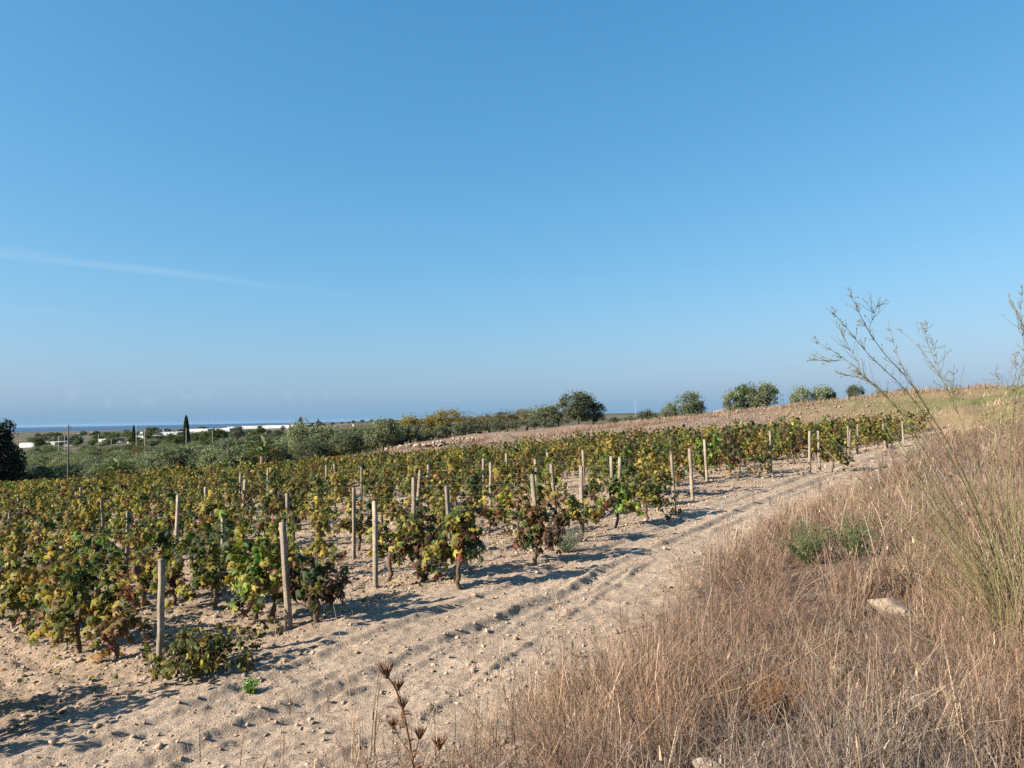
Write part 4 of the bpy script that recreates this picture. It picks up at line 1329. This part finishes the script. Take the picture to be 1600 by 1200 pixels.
# greenhouses and houses on the plain
def greenhouse(px0, px1, ptop, Y, label, depth=9.0, col=(.44, .45, .45)):
    x0, x1 = gx(px0, Y), gx(px1, Y)
    cx = (x0 + x1) / 2; L_ = x1 - x0
    z = min(gz1(x0, Y), gz1(x1, Y))
    H = min(3.0, at((px0 + px1) / 2, ptop, Y)[2] - z); H = max(1.8, H)
    o = link("greenhouse", None, None, (cx, Y, z))
    tag(o, label, "greenhouse", "white greenhouses on the plain")
    nb = max(2, min(7, int(L_ / 9)))
    for b in range(nb):
        g = Geo()
        xs = np.linspace(-L_ / 2 + b * L_ / nb, -L_ / 2 + (b + 1) * L_ / nb, 9)
        up = H * .9 + H * .10 * np.sin(np.linspace(0, math.pi, 9))
        P = np.concatenate([np.c_[xs, np.full(9, -depth), np.full(9, -.4)], np.c_[xs, np.full(9, -depth), up], np.c_[xs, np.full(9, depth), up + H * .03], np.c_[xs, np.full(9, depth), np.full(9, -.4)]])
        q = [[r * 9 + k, r * 9 + k + 1, (r + 1) * 9 + k + 1, (r + 1) * 9 + k] for r in range(3) for k in range(8)]
        g.add(P, q, np.array(col) * rng.uniform(.93, 1.05))
        g.obj("bay", M_plastic, o)
    g = Geo(); g.box((0, -depth - .06, H * .12), (L_ / 2, .05, H * .06), (.2, .2, .2)); g.obj("base_rail", M_wall, o)


for a in ((47, 72, 683, 420, "grey-white greenhouse just right of the big conifer"), (86, 101, 682, 430, "white greenhouse end behind the two pale stakes"), (168, 182, 681, 430, "small white greenhouse left of the small cypress"), (222, 246, 677, 420, "white tunnel between the two cypresses"),
          (258, 286, 672, 520, "white tunnel just left of the tall cypress"), (300, 332, 669, 560, "long white greenhouse right of the tall cypress"), (343, 366, 667, 560, "white greenhouse between two dark round trees"), (361, 372, 664, 620, "small white roof above the dark round trees"), (378, 408, 665, 640, "row of low white greenhouses left of the big one"), (415, 452, 661, 620, "big white greenhouse with dark roof edge"), (452, 484, 662, 600, "white greenhouse continuing right of the big one")):
    greenhouse(*a)


def pale_sheet():
    o = link("plastic_tunnel", None, None, (gx(606, 215), 215, gz1(gx(606, 215), 215)))
    tag(o, "pale blue-white plastic tunnel left of the first almond tree", "greenhouse")
    for b in range(3):
        g = Geo()
        th = np.linspace(0, math.pi, 11)
        yb = (b - 1) * 4.6
        A = np.c_[np.full(11, -2.8), yb + 2.25 * np.cos(th), 2.0 * np.sin(th) + .4]
        B = A + [6.2, 0, 0]
        g.add(np.r_[A, B], [[k, k + 1, 12 + k, 11 + k] for k in range(10)], (.40, .44, .48))
        g.add(np.r_[A, A.mean(0)[None]], np.array([[k, k + 1, 11] for k in range(10)]), (.36, .40, .44))
        g.obj("tunnel_bay", M_plastic, o)


pale_sheet()


def house(px, ptop, wpx, Y, label, wall=(.62, .58, .52), roof=(.33, .22, .16)):
    x = gx(px, Y); z = gz1(x, Y)
    w = wpx * Y / F; H = min(max(3.0, at(px, ptop, Y)[2] - z), .75 * w)
    o = link("house", None, None, (x, Y, z))
    tag(o, label, "house", "distant houses on the plain")
    hb = H * .8
    g = Geo(); g.box((0, 0, hb / 2 - .3), (w / 2, w * .35, hb / 2 + .3), wall); g.obj("wall", M_wall, o)
    g = Geo()
    V = np.array([[-w * .54, -w * .4, hb], [w * .54, -w * .4, hb], [w * .54, w * .4, hb], [-w * .54, w * .4, hb], [-w * .54, 0, H], [w * .54, 0, H]])
    g.add(V, [[0, 1, 5, 4], [2, 3, 4, 5], [0, 3, 2, 1]], roof)
    g.f[3].append(np.array([[0, 4, 3], [1, 2, 5]])); g.obj("roof", M_wall, o)
    for k in (-.3, .3):
        g = Geo(); g.box((k * w, -w * .35 - .04, hb * .55), (w * .07, .03, hb * .14), (.05, .055, .06)); g.obj("window", M_wall, o)
    g = Geo(); g.box((0, -w * .35 - .04, hb * .25), (w * .06, .03, hb * .25), (.12, .08, .05)); g.obj("door", M_wall, o)


for a in ((126, 671, 6, 1500, "tiny white house near the sea right of the telegraph pole"), (147, 671, 7, 1700, "tiny white house below the sea horizon left of the small cypress"), (223, 669, 5, 1500, "tiny white house right of the small cypress"), (256, 669, 7, 1300, "tiny pale house between the cypresses"), (264, 668, 6, 1500, "tiny white house just left of the tall cypress"), (202, 677, 4, 400, "small pale hut at the foot of the small cypress"), (553, 662, 4, 520, "tiny white hut on the brown field below the horizon")):
    house(*a)

# rubble wall and earth mound along the far edge
def rubble_wall():
    pts = [hit(px, py, 0, 160) for px, py in ((540, 706), (575, 703), (605, 702), (640, 699), (680, 696), (715, 692), (745, 688))]
    P = np.array(pts)
    g = Geo()
    n = 900
    t = rng.random(n) * (len(P) - 1); i = t.astype(int); f = (t - i)[:, None]
    xy = P[i, :2] * (1 - f) + P[i + 1, :2] * f + rng.normal(0, .28, (n, 2))
    lumps(g, xy[:, 0], xy[:, 1], np.clip(rng.lognormal(math.log(.11), .35, n), .05, .22), np.array([.33, .27, .205]) * (1 + rng.normal(0, .14, (n, 1))), .8, -1.2 * 1)
    o = g.obj("rubble_wall", M_stone)
    tag(o, "low tumbled limestone wall between the vineyard and the tree line", "wall", None)
    g = Geo()
    cx, cy, cz = hit(792, 688, 0, 160)
    a, r = np.meshgrid(np.linspace(0, 2 * math.pi, 29)[:-1], np.linspace(0, 1, 9), indexing='ij')
    X = cx + np.cos(a) * r * 3.0; Y = cy + np.sin(a) * r * 2.2
    Z = gz(X, Y) - .05 + 0.5 * (np.cos(np.clip(r, 0, 1) * math.pi) * .5 + .5) * (1 + .35 * fbm(X * 1.6, Y * 1.6, 4, 3))
    na, nr = a.shape
    q = [[k * nr + j, ((k + 1) % na) * nr + j, ((k + 1) % na) * nr + j + 1, k * nr + j + 1] for k in range(na) for j in range(nr - 1)]
    g.add(np.c_[X.ravel(), Y.ravel(), Z.ravel()], q, (.19, .142, .108))
    tag(g.obj("earth_mound", M_ground, smooth=True), "rounded heap of brown earth at the edge of the ploughed field", "mound")


rubble_wall()

# ------------------------------------------------------------------ plants and stones near the camera
def bush(name, px, py, w, h, col, n_stem, per, leaf, label, cat="bush", mat=None, seed=1, thin=.16, stemcol=(.12, .12, .06), up=.6):
    rg = np.random.default_rng(seed)
    x, y, z = hit(px, py)
    st, fo = Geo(), Geo()
    pos = []
    for i in range(n_stem):
        az = rg.uniform(0, 6.283); rr = rg.uniform(.1, 1) ** .7 * w / 2; hh = h * rg.uniform(.55, 1.0) * (1 - .35 * (rr / (w / 2)) ** 2)
        t = np.linspace(0, 1, 6)
        S = np.c_[math.cos(az) * rr * t, math.sin(az) * rr * t, hh * (t ** .8)] + rg.normal(0, .01, (6, 3))
        st.tube(S, np.linspace(.004, .0015, 6), 4, stemcol)
        tt = rg.uniform(.15, 1, per)
        pos.append(np.stack([np.interp(tt, t, S[:, k]) for k in range(3)], -1) + rg.normal(0, .018, (per, 3)))
    pos = np.concatenate(pos); n = len(pos)
    leafquads(fo, pos, rg.uniform(.6, 1.4, n) * leaf, np.clip(np.array(col) * (1 + rg.normal(0, .22, (n, 1))), .005, 1), rg, thin, up)
    o = link(name, None, None, (x, y, z - .02))
    tag(o, label, cat)
    st.obj("stems", M_bark, o)["kind"] = "stuff"
    fo.obj("foliage", mat or M_green, o)["kind"] = "stuff"


bush("saltbush", 884, 864, .74, .48, (.16, .195, .145), 80, 60, .016, "round blue-green bush beside the dark withered vine", seed=3)
bush("shrub", 1262, 885, .85, .62, (.085, .115, .045), 46, 34, .028, "green leafy shrub in the dry grass, left part of the green patch", seed=4)
bush("shrub", 1335, 872, .75, .58, (.08, .11, .045), 42, 32, .028, "green leafy shrub in the dry grass, right part of the green patch", seed=5)
bush("weed", 392, 1086, .14, .13, (.12, .21, .05), 14, 26, .018, "small bright green weed right of the sprawling vine", "weed", seed=6, thin=.35)
bush("dead_shrub", 1212, 1130, .42, .36, (.20, .095, .035), 70, 70, .012, "rusty orange dead shrub clump in the dry grass", "shrub", M_straw, 7, .12, (.2, .1, .05))


def rock(px, py, size, label, seed, flat=.6, lift=.3):
    rg = np.random.default_rng(seed)
    x, y, z = hit(px, py)
    u, v = np.meshgrid(np.linspace(0, 2 * math.pi, 21)[:-1], np.linspace(0, math.pi, 12), indexing='ij')
    D = np.stack([np.cos(u) * np.sin(v), np.sin(u) * np.sin(v), np.cos(v)], -1)
    r = 1 + .35 * fbm(D[..., 0] * 1.7 + seed, D[..., 1] * 1.7 + D[..., 2] * 2.3, seed, 3) + .12 * fbm(D[..., 0] * 6, D[..., 2] * 6 + D[..., 1] * 5, seed + 9, 2)
    r = r + .22 * np.abs(fbm(D[..., 0] * 3.1 + 5, D[..., 1] * 3.1 - D[..., 2] * 3, seed + 3, 3))
    pn = unit(rg.normal(0, 1, (13, 3))); pd = rg.uniform(.55, .95, 13)      # broken faces
    cut = np.min(np.where(D @ pn.T > .05, pd / np.maximum(D @ pn.T, .05), 9), -1)
    r = np.minimum(cut, 1.15) * (1 + .10 * (r - 1))
    P = D * r[..., None] * size * np.array([1.5, 1.0, flat * 1.25])
    na, nv = u.shape
    q = [[k * nv + j, k * nv + j + 1, ((k + 1) % na) * nv + j + 1, ((k + 1) % na) * nv + j] for k in range(na) for j in range(nv - 1)]
    g = Geo(); g.add(P.reshape(-1, 3), q, (.30, .25, .19))
    o = g.obj("stone", M_stone)
    o.location = (x, y, z + size * flat * lift); o.rotation_euler.z = rg.uniform(0, 6)
    tag(o, label, "stone", "pale stones in the dry grass")


rock(1392, 965, .125, "large pale limestone block half buried in dry grass at the right", 2, .7, .8)
rock(1312, 1062, .055, "small pale stone below the large limestone block", 3, .7, 1.6)
rock(1222, 1075, .035, "tiny white stone above the rusty dead shrub", 4, .7, 1.6)
rock(1112, 1222, .07, "pale stone at the bottom edge of the picture", 5, .6, 1.0)
def sky_rock():
    rock(1112, 1215, .5, "pale boulder on the skyline left of the clump of three trees", 8, .5, 1.0)
    o = [q for q in SC.objects if q.name.startswith("stone")][-1]
    o.location = (gx(1125, 84), 84, gz1(gx(1125, 84), 84) + .35)


sky_rock()
rock(1440, 1110, .08, "pale crumbly stone among the grass right of the small one", 6, .5, 1.2)


def cane(pts, Y, r, label):
    P = np.array([at(px, py, Y + dy) for (px, py, dy) in pts])
    t = np.linspace(0, 1, len(P)); tt = np.linspace(0, 1, 14)
    P = np.stack([np.interp(tt, t, P[:, k]) for k in range(3)], -1)
    g = Geo(); g.tube(P, np.linspace(r, r * .45, 14), 5, (.40, .27, .15))
    tag(g.obj("dry_cane", M_straw), label, "cane", "broken canes lying on the grass")


cane(((1090, 1094, 0), (1180, 1068, .05), (1260, 1022, .1), (1322, 983, .2)), 4.55, .0048, "long straw coloured cane lying across the grass above the rusty shrub")
cane(((1105, 1200, 0), (1180, 1148, .1), (1252, 1124, .15)), 4.1, .004, "bent dry cane near the bottom edge below the rusty shrub")
cane(((1405, 985, 0), (1480, 1010, 0), (1560, 1070, .1)), 4.9, .004, "dry cane slanting down to the right beside the limestone block")
cane(((1360, 862, 0), (1395, 880, 0), (1440, 930, 0), (1475, 985, 0)), 6.4, .005, "pale arched cane above the limestone block")


# the tall branching plant at the right
def branching_plant(label, stems, Y, base, fan, seed, xdir=-1):
    rg = np.random.default_rng(seed)
    o = link("branching_plant", None, None, tuple(base))
    tag(o, label, "plant", "tall branching green plants on the bank")
    base = np.array(base)
    GC = np.array([.115, .115, .055])
    twig = Geo(); bud = Geo()
    ends = []
    for k, (pts, dy, r) in enumerate(stems):
        P = np.array([at(px, py, Y + dy * (1 - j / len(pts))) for j, (px, py) in enumerate(pts)])   # tip first
        P = np.r_[P, (base + rg.normal(0, .05, 3) * [1, 1, 0])[None]] if len(pts) > 5 else P
        t = np.r_[0, np.cumsum(np.linalg.norm(np.diff(P, axis=0), axis=1))]
        tt = np.linspace(0, t[-1], 26)
        S = np.stack([np.interp(tt, t, P[:, c]) for c in range(3)], -1)
        S[1:-1] = .25 * S[:-2] + .5 * S[1:-1] + .25 * S[2:]
        g = Geo(); g.tube((S - base)[::-1], np.linspace(r * .8, r * .30, 26), 6, GC * (1 + rg.normal(0, .08)))
        g.obj("stem", M_green, o)
        ends.append(S)
        ln = t[-1]
        # side twigs on the outer part
        m = int(12 + ln * 8)
        for q in range(m):
            f = rg.uniform(0, .42 if len(pts) > 5 else .9) ** 1.1
            i = int(f * 25); p0 = S[i]
            d = unit((S[max(i - 1, 0)] - S[min(i + 1, 25)])[None])[0]
            d = unit((d + rg.normal(0, .42, 3) * [1, 1, .8])[None])[0]
            L_ = rg.uniform(.05, .19) * (.35 + 1.3 * f)
            tw = np.array([p0, p0 + d * L_ * .55, p0 + d * L_ + rg.normal(0, .012, 3) + [0, 0, L_ * .15]])
            twig.tube(tw - base, [.0021, .0016, .0011], 4, GC * (.9 + .2 * rg.random()))
            for b_ in range(rg.integers(1, 4)):
                p = tw[-1] - d * rg.uniform(0, .5) * L_ + rg.normal(0, .006, 3)
                e = p + unit((d + rg.normal(0, .5, 3))[None])[0] * rg.uniform(.006, .018)
                bud.tube(np.array([p, (p + e) / 2, e]) - base, [.0012, .0028, .001], 5, np.array([.19, .165, .085]) * rg.uniform(.7, 1.2))
    fg = Geo()
    n = fan
    for i in range(n):
        if xdir < 0:
            d = np.array([rg.normal(-.36, .30), rg.normal(0, .22), 1.0])
        else:
            d = np.array([rg.normal(-.02, .16), rg.normal(0, .18), 1.0])
        L_ = rg.uniform(.3, 1.0) ** 1.5 * 1.9
        t = np.linspace(0, 1, 7)[:, None]
        b0 = rg.normal(0, .10, 3) * [1, 1, 0]
        S = b0 + unit(d[None])[0] * L_ * t + np.array([d[0] * .12, 0, -.03]) * t ** 2 * L_ + rg.normal(0, .006, (7, 3))
        fg.tube(S, np.linspace(.003, .001, 7), 4, np.array([.19, .18, .085]) * (1 + rg.normal(0, .16)) if rg.random() < .75 else np.array([.25, .185, .105]))
    fg.obj("basal_stems", M_green, o)["kind"] = "stuff"
    twig.obj("twigs", M_green, o)["kind"] = "stuff"
    bud.obj("seed_pods", M_green, o)["kind"] = "stuff"


YP = 5.6
xb = gx(1578, YP)
branching_plant("tall leaning branching plant at the right, its thin stems reaching into the sky", [
    ([(1331, 465), (1342, 490), (1360, 522), (1375, 547), (1392, 564), (1415, 587), (1427, 603), (1440, 626), (1455, 650), (1470, 673), (1487, 700), (1515, 760), (1545, 840)], -.5, .0062),
    ([(1306, 494), (1325, 513), (1340, 535), (1355, 552), (1375, 573), (1396, 589), (1420, 614), (1441, 642), (1463, 675), (1500, 740), (1540, 830)], -.3, .006),
    ([(1279, 536), (1303, 548), (1330, 568), (1350, 586), (1375, 611), (1393, 627), (1412, 647), (1430, 670), (1452, 702), (1482, 744), (1530, 815)], .2, .0058),
    ([(1270, 562), (1296, 564), (1320, 562), (1331, 569)], .2, .0024),
    ([(1320, 585), (1345, 590), (1362, 600), (1378, 613)], .15, .0026),
    ([(1313, 515), (1322, 535), (1338, 562), (1346, 580)], .1, .0022),
    ([(1410, 520), (1425, 530), (1440, 548), (1455, 566), (1470, 588), (1480, 606), (1490, 630), (1502, 660), (1520, 705), (1545, 780)], .6, .0055),
    ([(1442, 508), (1446, 525), (1452, 545), (1462, 566)], .6, .0022),
    ([(1455, 530), (1460, 548), (1467, 575), (1474, 596)], .6, .0028),
    ([(1392, 518), (1398, 545), (1409, 572), (1424, 598), (1442, 628), (1462, 660), (1490, 706), (1530, 790)], .4, .005),
    ([(1372, 472), (1366, 492), (1358, 512)], -.4, .002),
    ([(1345, 585), (1370, 602), (1398, 632), (1420, 662), (1446, 706), (1475, 762), (1520, 840)], -.1, .005),
    ([(1405, 640), (1425, 680), (1450, 740), (1490, 800), (1540, 870)], .3, .0048),
    ([(1380, 650), (1405, 690), (1440, 750), (1480, 815), (1540, 890)], -.3, .0045),
], YP, (xb, YP, gz1(xb, YP)), 260, 11)
xb2 = gx(1600, 5.2)
branching_plant("upright branching plant cut by the right frame edge", [
    ([(1597, 462), (1592, 486), (1598, 520), (1602, 560), (1600, 640), (1598, 720), (1600, 800)], .1, .0055),
    ([(1585, 478), (1596, 500), (1604, 530)], .1, .002),
    ([(1600, 555), (1592, 590), (1584, 640), (1578, 700), (1572, 780), (1578, 860)], -.2, .006),
    ([(1598, 575), (1592, 640), (1586, 700), (1582, 770), (1590, 850)], .2, .005),
    ([(1586, 560), (1590, 585), (1583, 600), (1575, 625), (1562, 670), (1550, 730), (1545, 800), (1560, 880)], .4, .005),
    ([(1556, 583), (1562, 594), (1572, 604), (1578, 618)], .35, .002),
    ([(1490, 585), (1489, 600), (1490, 618), (1490, 640)], .8, .002),
], 5.2, (xb2, 5.2, gz1(xb2, 5.2)), 120, 12, 1)


# dry thistle in front
def thistle():
    Y = 3.9
    base = at(652, 1235, Y); base[2] = gz1(base[0], base[1])
    o = link("thistle", None, None, tuple(base))
    tag(o, "dry brown thistle with spiky seed heads at the bottom edge", "thistle")
    BR = np.array([.15, .085, .048])
    rg = np.random.default_rng(3)

    def stem(pts, r):
        P = np.array([at(px, py, Y + dy) for (px, py, dy) in pts])
        g = Geo(); t = np.linspace(0, 1, len(P)); tt = np.linspace(0, 1, 12)
        S = np.stack([np.interp(tt, t, P[:, k]) for k in range(3)], -1)
        g.tube(S - base, np.linspace(r, r * .6, 12), 6, BR); g.obj("stem", M_straw, o)
        return S

    def head(px, py, dy, size, tilt):
        c = at(px, py, Y + dy)
        g = Geo()
        P = np.array([[0, 0, -.5], [0, 0, -.25], [0, 0, .05], [0, 0, .4]]) * size
        ax = unit(np.array([tilt, .1, 1.0])[None])[0]
        g.tube(c - base + P[:, 2:3] * ax, np.array([.12, .38, .40, .22]) * size, 9, BR * 1.15)
        n = 26
        for i in range(n):
            a = i * 2.4; e = rg.uniform(.15, 1.0)
            d = unit(np.array([math.cos(a) * e, math.sin(a) * e, .55])[None])[0]
            d = d + ax * .6
            p = c - base + np.array([math.cos(a), math.sin(a), 0]) * .3 * size
            g.tube(np.array([p, p + d * size * .55, p + d * size * rg.uniform(.8, 1.15)]), np.array([.10, .06, .008]) * size, 4, BR * rg.uniform(.8, 1.7))
        g.obj("seed_head", M_straw, o)

    stem(((652, 1235, 0), (640, 1160, 0), (630, 1110, 0), (618, 1075, 0), (606, 1058, 0)), .0075)
    stem(((636, 1140, 0), (628, 1100, .02), (623, 1078, .03)), .004)
    stem(((648, 1215, 0), (668, 1200, -.05), (684, 1170, -.05)), .004)
    stem(((642, 1180, 0), (622, 1150, .05), (616, 1136, .05)), .004)
    stem(((645, 1190, 0), (652, 1165, .03), (656, 1150, .03)), .004)
    head(603, 1053, 0, .048, -.35); head(622, 1074, .03, .034, .1); head(629, 1103, -.02, .032, .1)
    head(686, 1166, -.05, .040, .15); head(614, 1134, .05, .034, -.2); head(656, 1150, .03, .034, .2)
    g = Geo()
    for i in range(26):
        f = rg.uniform(.1, .75)
        p = np.array([np.interp(f, [0, .4, 1], [652, 638, 606]), np.interp(f, [0, .4, 1], [1235, 1150, 1058])])
        c = at(p[0], p[1], Y) - base
        d = unit(np.array([rg.normal(0, 1), rg.normal(0, 1), .35])[None])[0]
        L_ = rg.uniform(.04, .10)
        w = unit(np.cross(d, [0, 0, 1.0])[None])[0] * .011
        V = np.array([c - w * .4, c + w * .4, c + d * L_ * .5 + w, c + d * L_ * .5 - w, c + d * L_ - [0, 0, .02]])
        b = g.n
        g.add(V, [[0, 1, 2, 3]], BR * rg.uniform(.8, 1.5)); g.f[3].append(np.array([[b + 3, b + 2, b + 4]]))
    g.obj("withered_leaves", M_straw, o)["kind"] = "stuff"


thistle()
print("tris", sum(len(o.data.polygons) for o in SC.objects if o.type == 'MESH'))
